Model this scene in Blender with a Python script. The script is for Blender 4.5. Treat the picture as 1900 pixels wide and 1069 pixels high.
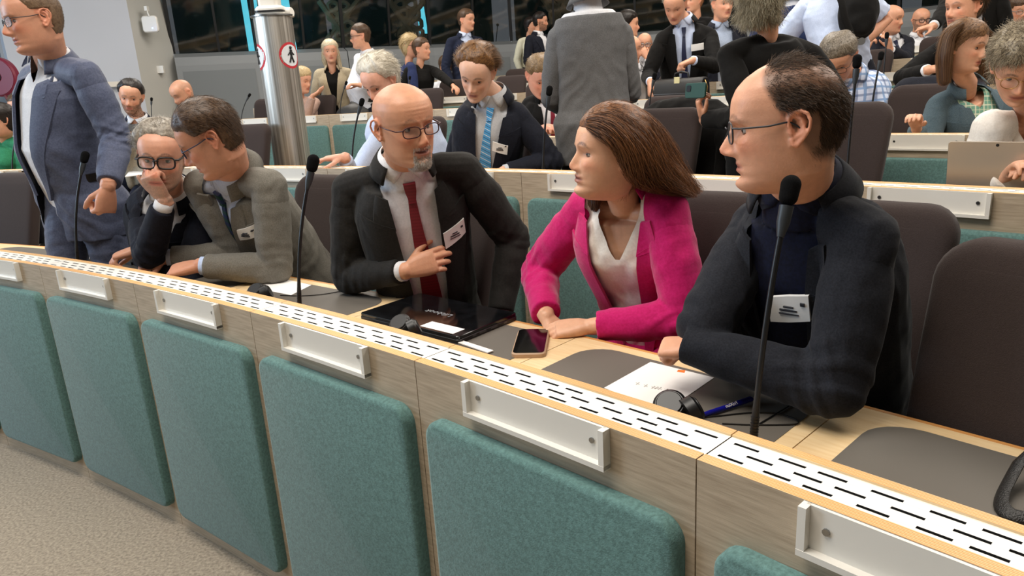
import bpy, bmesh, math, random
import numpy as np
from mathutils import Vector, Matrix, noise
from mathutils.bvhtree import BVHTree
random.seed(7); rng=np.random.default_rng(7)
pi=math.pi
sc=bpy.context.scene; COL=sc.collection
for o in list(bpy.data.objects): bpy.data.objects.remove(o)

# ------------------------------------------------ camera
FPX=1336.5; TH=.2703; RO=.0608; HC=1.5523
Xc=Vector((1,0,0)); Dn=Vector((0,-math.sin(TH),-math.cos(TH))); Fw=Vector((0,math.cos(TH),-math.sin(TH)))
cr=Xc*math.cos(RO)+Dn*math.sin(RO); cu=Xc*math.sin(RO)-Dn*math.cos(RO)
cam=bpy.data.cameras.new('camera'); camo=bpy.data.objects.new('camera',cam); COL.objects.link(camo)
M=Matrix((( cr.x,cu.x,-Fw.x,0),(cr.y,cu.y,-Fw.y,0),(cr.z,cu.z,-Fw.z,HC),(0,0,0,1)))
camo.matrix_world=M; cam.sensor_width=36; cam.lens=FPX/1900*36; cam.clip_start=.05; cam.clip_end=200
sc.camera=camo
# ------------------------------------------------ world and lights
sc.view_settings.view_transform='Standard'; sc.view_settings.look='None'; sc.view_settings.gamma=1
sc.view_settings.use_curve_mapping=False; sc.view_settings.exposure=0.22
W=bpy.data.worlds.new('world'); sc.world=W; W.use_nodes=True
bg=W.node_tree.nodes['Background']; bg.inputs[0].default_value=(.75,.82,.9,1); bg.inputs[1].default_value=.27
def area(name,loc,size,power,col,target=None,sy=None):
    l=bpy.data.lights.new(name,'AREA'); l.shape='RECTANGLE'; l.size=size; l.size_y=sy or size; l.energy=power; l.color=col
    o=bpy.data.objects.new(name,l); COL.objects.link(o); o.location=loc
    t=Vector(target) if target else Vector((loc[0],loc[1],0))
    o.rotation_euler=(t-Vector(loc)).to_track_quat('-Z','Y').to_euler(); return o
WARM=(1,.93,.84); COOL=(.62,.8,1)
area('ceiling_lamp',(-1.2,1.2,4.9),2.4,175,WARM,(0,2.2,0))
area('ceiling_lamp',(3.5,3.0,4.9),2.4,150,WARM,(2.5,3.5,0))
area('ceiling_lamp',(-3.5,5.5,4.9),2.4,150,WARM)
area('ceiling_lamp',(1.5,7.2,4.9),2.4,150,WARM)
area('ceiling_lamp',(6.5,7.0,4.9),2.4,130,WARM)
area('ceiling_lamp',(-2.5,10.5,4.9),2.4,150,WARM)
area('ceiling_lamp',(3.0,11.5,4.9),2.4,90,WARM)
area('daylight_window',(-9.5,3.5,3.2),3.5,330,COOL,(-2,5.5,1.0),2.6)

# ------------------------------------------------ geometry constants
CX,CY=-8.6884,-7.3196; R1=12.2428
C=Vector((CX,CY,0))
def ray(x,y):
    dx,dy=x-950,y-534.5; c,s=math.cos(RO),math.sin(RO)
    a=dx*c-dy*s; b=dx*s+dy*c
    return Vector((a,FPX*math.cos(TH)-b*math.sin(TH),-(b*math.cos(TH)+FPX*math.sin(TH))))
def P(x,y,Y):
    r=ray(x,y); t=Y/r.y; return Vector((r.x*t,Y,HC+r.z*t))
def PZ(x,y,z):
    r=ray(x,y); t=(z-HC)/r.z; return Vector((r.x*t,r.y*t,z))
def PR(x,y,dr):
    R=R1+dr; d=ray(x,y); A=d.x**2+d.y**2; B=2*(-CX*d.x-CY*d.y); c=CX*CX+CY*CY-R*R
    t=(-B+math.sqrt(B*B-4*A*c))/2/A
    return Vector((d.x*t,d.y*t,HC+d.z*t))
def pol(p): return math.degrees(math.atan2(p.y-CY,p.x-CX)), math.hypot(p.x-CX,p.y-CY)-R1
def PO(az,dr,z): a=math.radians(az); return Vector((CX+(R1+dr)*math.cos(a),CY+(R1+dr)*math.sin(a),z))
def hexc(h):
    h=h.lstrip('#'); v=[int(h[i:i+2],16)/255 for i in (0,2,4)]
    return tuple((x/12.92 if x<=.04045 else ((x+.055)/1.055)**2.4) for x in v)
# ------------------------------------------------ materials
class NT:
    def __init__(s,name):
        s.m=bpy.data.materials.new(name); s.m.use_nodes=True; s.t=s.m.node_tree; s.b=s.t.nodes['Principled BSDF']
    def n(s,typ,**k):
        n=s.t.nodes.new(typ)
        for a,v in k.items():
            if a.startswith('i_'): n.inputs[a[2:].replace('_',' ')].default_value=v
            else: setattr(n,a,v)
        return n
    def l(s,a,b): s.t.links.new(a,b)
MATS={}
def mat(name,col,rough=.6,var=.0,vscale=30,bump=0,bscale=200,metal=0,stretch=None,col2=None,sheen=0,spec=.5,emit=None,estr=0,trans=0,alpha=1,detail=3,coord='Object',sss=0):
    if name in MATS: return MATS[name]
    n=NT(name); b=n.b; c=hexc(col) if isinstance(col,str) else col
    b.inputs['Base Color'].default_value=(*c,1); b.inputs['Roughness'].default_value=rough; b.inputs['Metallic'].default_value=metal
    b.inputs['Specular IOR Level'].default_value=spec
    if sheen: b.inputs['Sheen Weight'].default_value=sheen; b.inputs['Sheen Roughness'].default_value=.4
    if trans: b.inputs['Transmission Weight'].default_value=trans
    if alpha<1: b.inputs['Alpha'].default_value=alpha
    if sss: b.inputs['Subsurface Weight'].default_value=sss; b.inputs['Subsurface Radius'].default_value=(.02,.008,.004); b.inputs['Subsurface Scale'].default_value=.4
    if emit: b.inputs['Emission Color'].default_value=(*hexc(emit),1); b.inputs['Emission Strength'].default_value=estr
    if var or bump:
        tc=n.n('ShaderNodeTexCoord'); mp=n.n('ShaderNodeMapping'); n.l(tc.outputs[coord],mp.inputs[0])
        if stretch: mp.inputs['Scale'].default_value=stretch
        if var:
            t=n.n('ShaderNodeTexNoise'); t.inputs['Scale'].default_value=vscale; t.inputs['Detail'].default_value=detail; n.l(mp.outputs[0],t.inputs['Vector'])
            r=n.n('ShaderNodeValToRGB'); c2=hexc(col2) if col2 else tuple(min(1,x*(1+var)) for x in c); c1=c if col2 else tuple(x*(1-var) for x in c)
            r.color_ramp.elements[0].position=.32; r.color_ramp.elements[1].position=.68
            r.color_ramp.elements[0].color=(*c1,1); r.color_ramp.elements[1].color=(*c2,1)
            n.l(t.outputs[0],r.inputs[0]); n.l(r.outputs[0],b.inputs['Base Color'])
        if bump:
            t=n.n('ShaderNodeTexNoise'); t.inputs['Scale'].default_value=bscale; t.inputs['Detail'].default_value=2; n.l(mp.outputs[0],t.inputs['Vector'])
            bp=n.n('ShaderNodeBump'); bp.inputs['Strength'].default_value=bump; bp.inputs['Distance'].default_value=.002
            n.l(t.outputs[0],bp.inputs['Height']); n.l(bp.outputs[0],b.inputs['Normal'])
    MATS[name]=n.m; return n.m
def stripes_mat(name,cols,axis,scale,rough=.6,coord='Object',bump=0):
    """sharp stripes along one coordinate; cols = [(pos,color)...] over one period"""
    if name in MATS: return MATS[name]
    n=NT(name); tc=n.n('ShaderNodeTexCoord'); sp=n.n('ShaderNodeSeparateXYZ')
    dv=n.n('ShaderNodeVectorMath',operation='DOT_PRODUCT'); n.l(tc.outputs[coord],dv.inputs[0]); dv.inputs[1].default_value=axis
    m=n.n('ShaderNodeMath',operation='MULTIPLY'); m.inputs[1].default_value=scale; n.l(dv.outputs['Value'],m.inputs[0])
    nz=n.n('ShaderNodeTexNoise'); nz.inputs['Scale'].default_value=6; n.l(tc.outputs[coord],nz.inputs[0])
    ad=n.n('ShaderNodeMath',operation='MULTIPLY_ADD'); ad.inputs[1].default_value=.15; n.l(nz.outputs[0],ad.inputs[0]); n.l(m.outputs[0],ad.inputs[2])
    fr=n.n('ShaderNodeMath',operation='FRACT'); n.l(ad.outputs[0],fr.inputs[0])
    r=n.n('ShaderNodeValToRGB'); r.color_ramp.interpolation='CONSTANT'; e=r.color_ramp.elements
    e[0].position=cols[0][0]; e[0].color=(*hexc(cols[0][1]),1); e[1].position=cols[1][0]; e[1].color=(*hexc(cols[1][1]),1)
    for p,c in cols[2:]: k=e.new(p); k.color=(*hexc(c),1)
    n.l(fr.outputs[0],r.inputs[0]); n.l(r.outputs[0],n.b.inputs['Base Color']); n.b.inputs['Roughness'].default_value=rough
    MATS[name]=n.m; return n.m
def grid_mat(name,base,c1,c2,sx,sy,rough=.8):
    """woven check: two sets of bands crossing in the object's x and z"""
    if name in MATS: return MATS[name]
    n=NT(name); tc=n.n('ShaderNodeTexCoord'); last=None
    rgb=n.n('ShaderNodeRGB'); rgb.outputs[0].default_value=(*hexc(base),1); last=rgb.outputs[0]
    for ax,s,c,th in ((sx[0],sx[1],c1,sx[2]),(sy[0],sy[1],c1,sy[2]),(sx[0],sx[1]*.5,c2,.16),(sy[0],sy[1]*.5,c2,.16)):
        dv=n.n('ShaderNodeVectorMath',operation='DOT_PRODUCT'); n.l(tc.outputs['Object'],dv.inputs[0]); dv.inputs[1].default_value=ax
        m=n.n('ShaderNodeMath',operation='MULTIPLY'); m.inputs[1].default_value=s; n.l(dv.outputs['Value'],m.inputs[0])
        fr=n.n('ShaderNodeMath',operation='FRACT'); n.l(m.outputs[0],fr.inputs[0])
        lt=n.n('ShaderNodeMath',operation='LESS_THAN'); lt.inputs[1].default_value=th; n.l(fr.outputs[0],lt.inputs[0])
        ml=n.n('ShaderNodeMath',operation='MULTIPLY'); ml.inputs[1].default_value=.6; n.l(lt.outputs[0],ml.inputs[0])
        mx=n.n('ShaderNodeMix',data_type='RGBA'); n.l(ml.outputs[0],mx.inputs[0]); n.l(last,mx.inputs[6]); mx.inputs[7].default_value=(*hexc(c),1); last=mx.outputs[2]
    n.l(last,n.b.inputs['Base Color']); n.b.inputs['Roughness'].default_value=rough
    MATS[name]=n.m; return n.m
ASH=mat('ash_wood','#a7957e',.5,vscale=9,var=.1,col2='#c1af97',stretch=(1.2,1.2,16),bump=.12,bscale=40,detail=6)
MAPLE=mat('maple_wood','#dcbc8c',.42,vscale=7,var=.1,col2='#e6cba0',stretch=(1.5,14,14),detail=5)
PLY=stripes_mat('plywood_edge',[(0,'#c98d4e'),(.3,'#e6b87c'),(.6,'#a9682f'),(.75,'#eac48d')],(0,1,.35),150,.5)
PLYZ=stripes_mat('plywood_edge_flat',[(0,'#c98d4e'),(.35,'#e6b87c'),(.7,'#a9682f'),(.8,'#eac48d')],(0,0,1),200,.5)
FELT=mat('teal_felt','#56736f',.95,vscale=130,var=.12,col2='#698c88',bump=.5,bscale=350,sheen=.25,spec=.15,detail=8)
WHITEM=mat('white_metal','#e6e2d9',.32,spec=.5)
WHITES=mat('white_laminate','#ece9e2',.4)
DARK=mat('dark_gap','#171513',.8)
MATG=mat('grey_inlay','#625d56',.55,spec=.35)
STEEL=mat('screw_steel','#9a9a98',.3,metal=1)
BLACKP=mat('black_plastic','#101012',.4)
FOAM=mat('black_foam','#0d0d0e',.95,bump=.8,bscale=900,spec=.1)
CHAIRM=mat('chair_fabric','#3a312f',.9,var=.12,vscale=300,bump=.5,bscale=600,sheen=.12,spec=.15)
PAPER=mat('paper','#ece9e6',.7)
# ------------------------------------------------ mesh helpers
class MB:
    def __init__(s): s.v=[]; s.f=[]; s.mi=[]
    def add(s,v,f,mi=0):
        o=len(s.v); s.v+=[tuple(p) for p in v]; s.f+=[tuple(i+o for i in q) for q in f]
        s.mi+= [mi]*len(f) if isinstance(mi,int) else list(mi)
    def box(s,lo,hi,mi=0,M=None):
        x0,y0,z0=lo;x1,y1,z1=hi
        v=[Vector(p) for p in ((x0,y0,z0),(x1,y0,z0),(x1,y1,z0),(x0,y1,z0),(x0,y0,z1),(x1,y0,z1),(x1,y1,z1),(x0,y1,z1))]
        if M is not None: v=[M@p for p in v]
        s.add(v,[(0,3,2,1),(4,5,6,7),(0,1,5,4),(1,2,6,5),(2,3,7,6),(3,0,4,7)],mi)
    def tube(s,pts,rad,n=10,mi=0,cap=True,flat=1.0,up=None):
        pts=[Vector(p) for p in pts]; m=len(pts)
        if not hasattr(rad,'__len__'): rad=[rad]*m
        prev=None; rings=[]
        for i,p in enumerate(pts):
            d=(pts[min(i+1,m-1)]-pts[max(i-1,0)]).normalized()
            if prev is None:
                a=Vector(up) if up is not None else (Vector((0,0,1)) if abs(d.z)<.9 else Vector((1,0,0)))
            else: a=prev
            a=(a-d*a.dot(d)).normalized(); prev=a; b=d.cross(a)
            rings.append([p+(a*math.cos(2*pi*k/n)*flat+b*math.sin(2*pi*k/n))*rad[i] for k in range(n)])
        v=[q for r in rings for q in r]; f=[]
        for i in range(m-1):
            for k in range(n): f.append((i*n+k,i*n+(k+1)%n,(i+1)*n+(k+1)%n,(i+1)*n+k))
        if cap: f.append(tuple(range(n-1,-1,-1))); f.append(tuple((m-1)*n+k for k in range(n)))
        s.add(v,f,mi)
    def capsule(s,pts,rad,n=12,mi=0,flat=1.0,up=None,k=3):
        """tube with round ends"""
        pts=[Vector(p) for p in pts]; rad=list(rad) if hasattr(rad,'__len__') else [rad]*len(pts)
        d0=(pts[0]-pts[1]).normalized(); d1=(pts[-1]-pts[-2]).normalized()
        a=[];ra=[];b=[];rb=[]
        for j in range(k):
            t=pi/2*(j+.25)/k
            a.append(pts[0]+d0*rad[0]*math.cos(t)); ra.append(rad[0]*math.sin(t))
            b.insert(0,pts[-1]+d1*rad[-1]*math.cos(t)); rb.insert(0,rad[-1]*math.sin(t))
        s.tube(a+pts+b,ra+rad+rb,n,mi,True,flat,up)
    def loft(s,rings,mi=0,cap=True,closed=True):
        n=len(rings[0]); v=[q for r in rings for q in r]; f=[]
        for i in range(len(rings)-1):
            for k in range(n if closed else n-1): f.append((i*n+k,i*n+(k+1)%n,(i+1)*n+(k+1)%n,(i+1)*n+k))
        if cap: f.append(tuple(range(n-1,-1,-1))); f.append(tuple((len(rings)-1)*n+k for k in range(n)))
        s.add(v,f,mi)
    def sphere(s,c,r,n=14,m=9,mi=0,sc=(1,1,1),Mx=None):
        c=Vector(c); rings=[]
        for i in range(m):
            t=pi*(i+.5)/m
            ring=[Vector((r*sc[0]*math.sin(t)*math.cos(2*pi*k/n),r*sc[1]*math.sin(t)*math.sin(2*pi*k/n),-r*sc[2]*math.cos(t))) for k in range(n)]
            if Mx is not None: ring=[Mx@q for q in ring]
            rings.append([c+q for q in ring])
        s.loft(rings,mi)
    def prism(s,poly,z0,z1,mi=0,M=None,bev=0):
        n=len(poly); c=Vector((sum(p[0] for p in poly)/n,sum(p[1] for p in poly)/n))
        def ring(z,k): 
            out=[]
            for i,p in enumerate(poly):
                p=Vector(p[:2]); 
                if k:
                    a=Vector(poly[i-1][:2]);b=Vector(poly[(i+1)%n][:2]); t=(b-a).normalized(); nn=Vector((t.y,-t.x)); 
                    p=p-nn*k
                q=Vector((p.x,p.y,z)); out.append(M@q if M is not None else q)
            return out
        rs=[ring(z0,0),ring(z1-bev,0),ring(z1,bev)] if bev else [ring(z0,0),ring(z1,0)]
        s.loft(rs,mi)
    def build(s,name,mats,parent=None,smooth=False,loc=None,ang=40):
        me=bpy.data.meshes.new(name); o0=Vector(loc) if loc is not None else Vector((0,0,0))
        me.from_pydata([tuple(Vector(p)-o0) for p in s.v],[],s.f)
        if not isinstance(mats,(list,tuple)): mats=[mats]
        for m in mats: me.materials.append(m)
        me.polygons.foreach_set('material_index',s.mi)
        if smooth: me.shade_smooth()
        if smooth and ang<180: me.set_sharp_from_angle(angle=math.radians(ang))
        me.update(); o=bpy.data.objects.new(name,me); COL.objects.link(o); o.location=o0
        if parent is not None: o.parent=parent
        return o
def rrect(x0,x1,y0,y1,r,n=5):
    pts=[]
    for cx,cy,a in ((x1-r,y0+r,-90),(x1-r,y1-r,0),(x0+r,y1-r,90),(x0+r,y0+r,180)):
        for k in range(n+1): t=math.radians(a+90*k/n); pts.append((cx+r*math.cos(t),cy+r*math.sin(t)))
    return pts
def tag(o,label=None,cat=None,group=None,kind=None):
    if label: o['label']=label
    if cat: o['category']=cat
    if group: o['group']=group
    if kind: o['kind']=kind
    return o
def thing(name,label,cat,loc=(0,0,0),rz=0,group=None,rot=None):
    o=bpy.data.objects.new(name,None); COL.objects.link(o); o.location=loc; o.rotation_euler=rot or (0,0,rz); o.empty_display_size=.1
    return tag(o,label,cat,group)
def dup(root,loc,rz,label=None,group=None,skip=()):
    def cp(o,par):
        c=o.copy(); COL.objects.link(c); c.parent=par
        for ch in list(KIDS.get(o.name,[])): 
            if ch.name.split('.')[0] not in skip: cp(ch,c)
        return c
    r=cp(root,None); r.location=loc
    if rz is not None: r.rotation_euler=(0,0,rz)
    if label: r['label']=label
    if group: r['group']=group
    elif 'group' in r and group is not None: del r['group']
    return r
KIDS={}
def kids(root):
    ch=[o for o in bpy.data.objects if o.parent==root]; KIDS[root.name]=ch
    for c in ch: kids(c)
# ------------------------------------------------ room shell
FLOORZ=[0,.12,.31,.34,.53,.64,.76,.91,.91]
ROWDR=[0,1.66,3.32,4.98,6.4,7.8,9.3]
ROWZ=[0,.19,.22,.41,.52,.64,.79]     # how far each row's desks are lifted above the front row's
CARPET=mat('carpet','#8e8374',.95,var=.1,vscale=95,col2='#bcae9b',bump=1.4,bscale=420,spec=.1,detail=5,sheen=.1)
def ringfloor():
    m=MB(); na=72; a0,a1=-20,165
    edges=[-14.2+2]+[d+.012 for d in ROWDR]+[17.5]
    prof=[]
    for k in range(len(edges)-1):
        z=FLOORZ[k]
        prof+= [(edges[k],z),(edges[k+1],z)]
    v=[];f=[]
    for (dr,z) in prof:
        for j in range(na+1):
            a=math.radians(a0+(a1-a0)*j/na); R=R1+dr; v.append((CX+R*math.cos(a),CY+R*math.sin(a),z))
    for i in range(len(prof)-1):
        for j in range(na): f.append((i*(na+1)+j+1,i*(na+1)+j,(i+1)*(na+1)+j,(i+1)*(na+1)+j+1))
    m.add(v,f); o=m.build('floor',CARPET); tag(o,kind='structure')
ringfloor()
def wallq(name,a,b,z0,z1,m,th=.12):
    a=Vector(a);b=Vector(b); d=(b-a).normalized(); n=Vector((-d.y,d.x,0))*th
    mb=MB(); v=[a,b,b+n,a+n]; mb.add([Vector((p.x,p.y,z0)) for p in v]+[Vector((p.x,p.y,z1)) for p in v],[(0,3,2,1),(4,5,6,7),(0,1,5,4),(1,2,6,5),(2,3,7,6),(3,0,4,7)])
    o=mb.build(name,m); tag(o,kind='structure'); return o
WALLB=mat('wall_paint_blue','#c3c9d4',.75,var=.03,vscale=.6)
WALLG=mat('wall_paint_grey','#b9b8b2',.75,var=.03,vscale=.8)
CONS=mat('console_grey','#7d8081',.55)
CONS2=mat('console_panel','#6d7172',.6)
ZG=2.48
wA=P(-60,100,9.6);wB0=P(12,100,11.2); wB=P(253,100,12.6); wC=P(322,100,13.4)
for w in (wA,wB0,wB,wC): w.z=0
wallq('wall_left',wB,wB0,0,5.6,WALLB,-.12)
wallq('wall_back_left',wC,wB,0,5.6,WALLG,-.12)
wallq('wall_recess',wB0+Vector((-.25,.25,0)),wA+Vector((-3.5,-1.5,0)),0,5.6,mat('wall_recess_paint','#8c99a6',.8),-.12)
BP=[(322,13.4),(480,13.9),(640,14.5),(800,15.1),(950,15.5),(1100,15.4),(1250,15.0),(1450,14.3),(1660,13.3),(1900,12.0),(2250,10.4)]
BW=[]
for px,Y in BP:
    q=P(px,100,Y); BW.append(Vector((q.x,q.y,0)))
CEIL=mat('ceiling_paint','#d8d6d0',.9)
mb=MB(); mb.box((-14,-14,5.62),(18,20,5.75)); tag(mb.build('ceiling',CEIL),kind='structure')
wallq('wall_right',(16,-8,0),BW[-1]+Vector((.3,-.4,0)),0,5.6,WALLG,-.12)
wallq('wall_behind',(16,-12,0),(-13,-12,0),0,5.6,WALLG,.12)
wallq('wall_side_left',(-13,-9,0),(-13,9,0),0,5.6,WALLB,.12)
# booths along the back wall
GLASS=mat('booth_glass','#0a1616',.05,spec=.9,alpha=.5)
MULL=mat('mullion_black','#0a0b0c',.5)
BOOTHIN=mat('booth_interior','#2c332f',.8,var=.25,vscale=1.5)
def along(i,t,off=0,z=0):
    a,b=BW[i],BW[i+1]; d=(b-a).normalized(); n=Vector((-d.y,d.x,0)); return a+(b-a)*t+n*off+Vector((0,0,z))
for i in range(len(BW)-1):
    a,b=BW[i],BW[i+1]; d=(b-a).normalized(); n=Vector((-d.y,d.x,0)); L=(b-a).length
    if n.y<0: n=-n
    T=thing('interpreter_booth','grey interpreter booth front with dark glass, '+['leftmost, beside the grey wall corner','behind the steel column','behind the woman in a beige blazer','behind the standing man in a white shirt','behind the smiling man in a navy blazer','behind the standing man in a dark suit','behind the man closing a briefcase','behind the man with a backpack','behind the bald man who gestures','at the far right end of the back wall'][i],'booth',a)
    Mx=Matrix(((d.x,n.x,0,0),(d.y,n.y,0,0),(0,0,1,0),(0,0,0,1)))
    def bb(name,lo,hi,m,par=T,ex=None):
        k=MB(); k.box(lo,hi,0,Mx)
        if ex: 
            for l2,h2 in ex: k.box(l2,h2,0,Mx)
        return k.build(name,m,par)
    g=.012
    # console: sloping ledge + front panel
    k=MB(); prof=[(-.34,.9),(-.30,2.26),(-.27,2.40),(.02,ZG),(.02,.9)]
    v=[Mx@Vector((x,y,z)) for x in (g,L-g) for y,z in prof]; nn=len(prof)
    k.add(v,[tuple(range(nn)),tuple(range(2*nn-1,nn-1,-1))]+[(j,nn+j,nn+(j+1)%nn,(j+1)%nn) for j in range(nn)])
    k.build('console',CONS,T)
    k=MB()
    for s0,s1 in ((.08*L,.92*L),):
        v=[Mx@Vector((x,y,z)) for x,y,z in ((s0,-.352,1.0),(s1,-.352,1.0),(s1,-.311,2.16),(s0,-.311,2.16),(s0,-.33,1.0),(s1,-.33,1.0),(s1,-.29,2.16),(s0,-.29,2.16))]
        k.add(v,[(0,1,2,3),(4,7,6,5),(0,4,5,1),(1,5,6,2),(2,6,7,3),(3,7,4,0)])
    k.build('console_panel',CONS2,T)
    bb('console_base',(0,-.2,0),(L,.02,.9),CONS2)
    k=MB(); k.add([Mx@Vector(q) for q in ((.02,.06,ZG),(L-.02,.06,ZG),(L-.02,-.50,5.55),(.02,-.50,5.55),(.02,.072,ZG),(L-.02,.072,ZG),(L-.02,-.488,5.55),(.02,-.488,5.55))],[(0,1,2,3),(4,7,6,5),(0,4,5,1),(1,5,6,2),(2,6,7,3),(3,7,4,0)]); k.build('glass_pane',GLASS,T)
    for x0,x1 in ((-.03,.03),(L*.52,L*.52+.04)):
        k=MB(); k.add([Mx@Vector(q) for q in ((x0,.02,ZG),(x1,.02,ZG),(x1,-.54,5.55),(x0,-.54,5.55),(x0,.11,ZG),(x1,.11,ZG),(x1,-.45,5.55),(x0,-.45,5.55))],[(0,1,2,3),(4,7,6,5),(0,4,5,1),(1,5,6,2),(2,6,7,3),(3,7,4,0)]); k.build('mullion',MULL,T)
    bb('back_panel',(.05,1.3,1.6),(L-.05,1.35,5.55),BOOTHIN)
    bb('booth_desk',(0.05,.12,ZG-.14),(L-.05,.7,ZG-.1),mat('booth_desk','#30302e',.5))
    k=MB(); k.box((.3*L,.5,ZG-.1),(.3*L+.5,.6,ZG+.32),0,Mx); 
    if i%2==0: k.box((.68*L,.55,ZG-.1),(.68*L+.46,.65,ZG+.3),0,Mx)
    k.build('booth_chair',mat('booth_chair','#14110f',.9),T)
    k=MB()
    for fx in (.22,.62,.84):
        q=[Mx@Vector((fx*L+.02*j,.3+.02*j,ZG-.1+.09*j)) for j in range(6)]; k.tube(q,.008,6); k.sphere(q[-1],.03,8,5)
    k.build('booth_microphone',BLACKP,T,True)
# daylight window seen through the second booth, and a narrow one further right
DAY=mat('daylight_glazing','#3fb6cf',.3,emit='#5fd0e6',estr=3.0)
def litwin(n,x0,x1,y0,y1,Y):
    a=P(x0,y0,Y);b=P(x1,y0,Y);c=P(x1+ (y1-y0)*.16,y1,Y);d=P(x0+(y1-y0)*.16,y1,Y)
    th=Vector((0,.05,0)); k=MB(); k.add([a,b,c,d,a+th,b+th,c+th,d+th],[(0,3,2,1),(4,5,6,7),(0,1,5,4),(1,2,6,5),(2,3,7,6),(3,0,4,7)])
    w=k.build('window_%d'%n,DAY); tag(w,kind='structure'); return w
litwin(1,437,525,-60,104,14.15)
k=MB()
for x in (452,470,497):
    a=P(x,-60,14.05); b=P(x+26,104,14.05); k.tube([a,b],.035,6)
w=k.build('window_frame',mat('window_bar','#18586a',.5)); w.parent=bpy.data.objects['window_1']
litwin(2,771,786,12,62,15.95)
# tan ribs added behind the glass to imitate a lattice reflected in it
LAT=mat('lattice_tan','#b8aa8a',.7)
def lattice(cx,cy,Y,s,seed,label):
    r=random.Random(seed); k=MB()
    for j in range(4):
        for q in range(2):
            c=(cx+q*26*s+r.uniform(-3,3)+j*5,cy+j*24*s); pts=[]
            for t in range(13):
                a=2*pi*t/12; pts.append(P(c[0]+12*s*math.cos(a)*(1+.15*math.sin(3*a+seed)),c[1]+11*s*math.sin(a),Y))
            k.tube(pts,.045,5,cap=False)
    k.tube([P(cx-30*s,cy-14*s,Y),P(cx+44*s,cy+90*s,Y)],.06,6)
    k.tube([P(cx+70*s,cy-20*s,Y),P(cx-10*s,cy+80*s,Y)],.05,6)
    o=k.build('lattice_reflection',LAT,None,True,loc=P(cx,cy,Y)); tag(o,label,'screen')
lattice(615,12,14.85,.75,2,'modelled reflection of a tan honeycomb lattice in the glass above the woman in a beige blazer')
lattice(742,8,15.3,.75,5,'modelled reflection of a tan honeycomb lattice in the glass right of the white-shirted man')
lattice(1020,-5,15.95,.7,8,'modelled reflection of a tan honeycomb lattice in the glass left of the standing grey suit')
# wall fittings
T=thing('wifi_router','white rounded access point with blue light on the grey wall section','router',P(280,45,12.75))
c=P(280,45,12.75)
k=MB(); Mr=Matrix.Translation(c)@Matrix.Rotation(math.radians(90),4,'X')@Matrix.Rotation(math.radians(0),4,'Z')
k.prism(rrect(-.13,.13,-.13,.13,.05),0,.05,0,Mr,bev=.015); k.build('housing',WHITEM,None,True).parent=None
o=bpy.context.scene.collection.objects[-1]
def adopt(o,T):
    o.parent=T; o.matrix_parent_inverse=T.matrix_basis.inverted()
adopt(o,T)
k=MB(); k.sphere(P(283,52,12.6),.012,8,6); o=k.build('status_light',mat('blue_led','#4060ff',.3,emit='#6080ff',estr=8),None,True); adopt(o,T)
k=MB(); k.tube([P(277,30,12.7),P(274,24,12.7),P(273,14,12.75)],.012,6); k.box(P(268,20,12.7)-Vector((0,0,.0)),P(276,12,12.78)); o=k.build('cable_box',WHITEM); adopt(o,T)
c=P(298,129,13.0); k=MB(); k.box(c-Vector((.06,.03,.06)),c+Vector((.06,.02,.06))); tag(k.build('light_switch',WHITEM,None,loc=c),'small square white switch plate on the grey wall section','switch')
k=MB(); a=P(196,152,12.1); b=P(250,150,12.45); a2=a-Vector((0,0,.08)); b2=b-Vector((0,0,.08)); t=Vector((0,-.05,0))
k.add([a,b,b2,a2,a+t,b+t,b2+t,a2+t],[(0,1,2,3),(4,7,6,5),(0,4,5,1),(1,5,6,2),(2,6,7,3),(3,7,4,0)]); tag(k.build('wall_rail',WHITEM,None,loc=a),'short white rail on the pale blue wall above the bearded man','rail')
c=P(2,143,10.4); T=thing('fire_hose_reel','dark red round fire hose reel in the wall recess','hose reel',c)
Mh=Matrix.Translation(c)@Matrix.Rotation(math.radians(90),4,'X')
cir=lambda r,n=28:[(r*math.cos(2*pi*j/n),r*math.sin(2*pi*j/n)) for j in range(n)]
k=MB(); k.prism(cir(.26),0,.10,0,Mh,bev=.02); k.prism(cir(.235),.10,.11,0,Mh); adopt(k.build('drum',mat('reel_red','#7d2138',.4),None,True),T)
k=MB(); k.prism(cir(.07),.1,.125,0,Mh); adopt(k.build('hub',BLACKP,None,True),T)
k=MB(); k.tube([c+Vector((.05,-.08,-.25)),c+Vector((.12,-.1,-.4)),c+Vector((.06,-.1,-.55)),c+Vector((.09,-.1,-.8))],.02,8); adopt(k.build('hose',mat('hose_red','#6a2025',.5),None,True),T)
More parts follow.
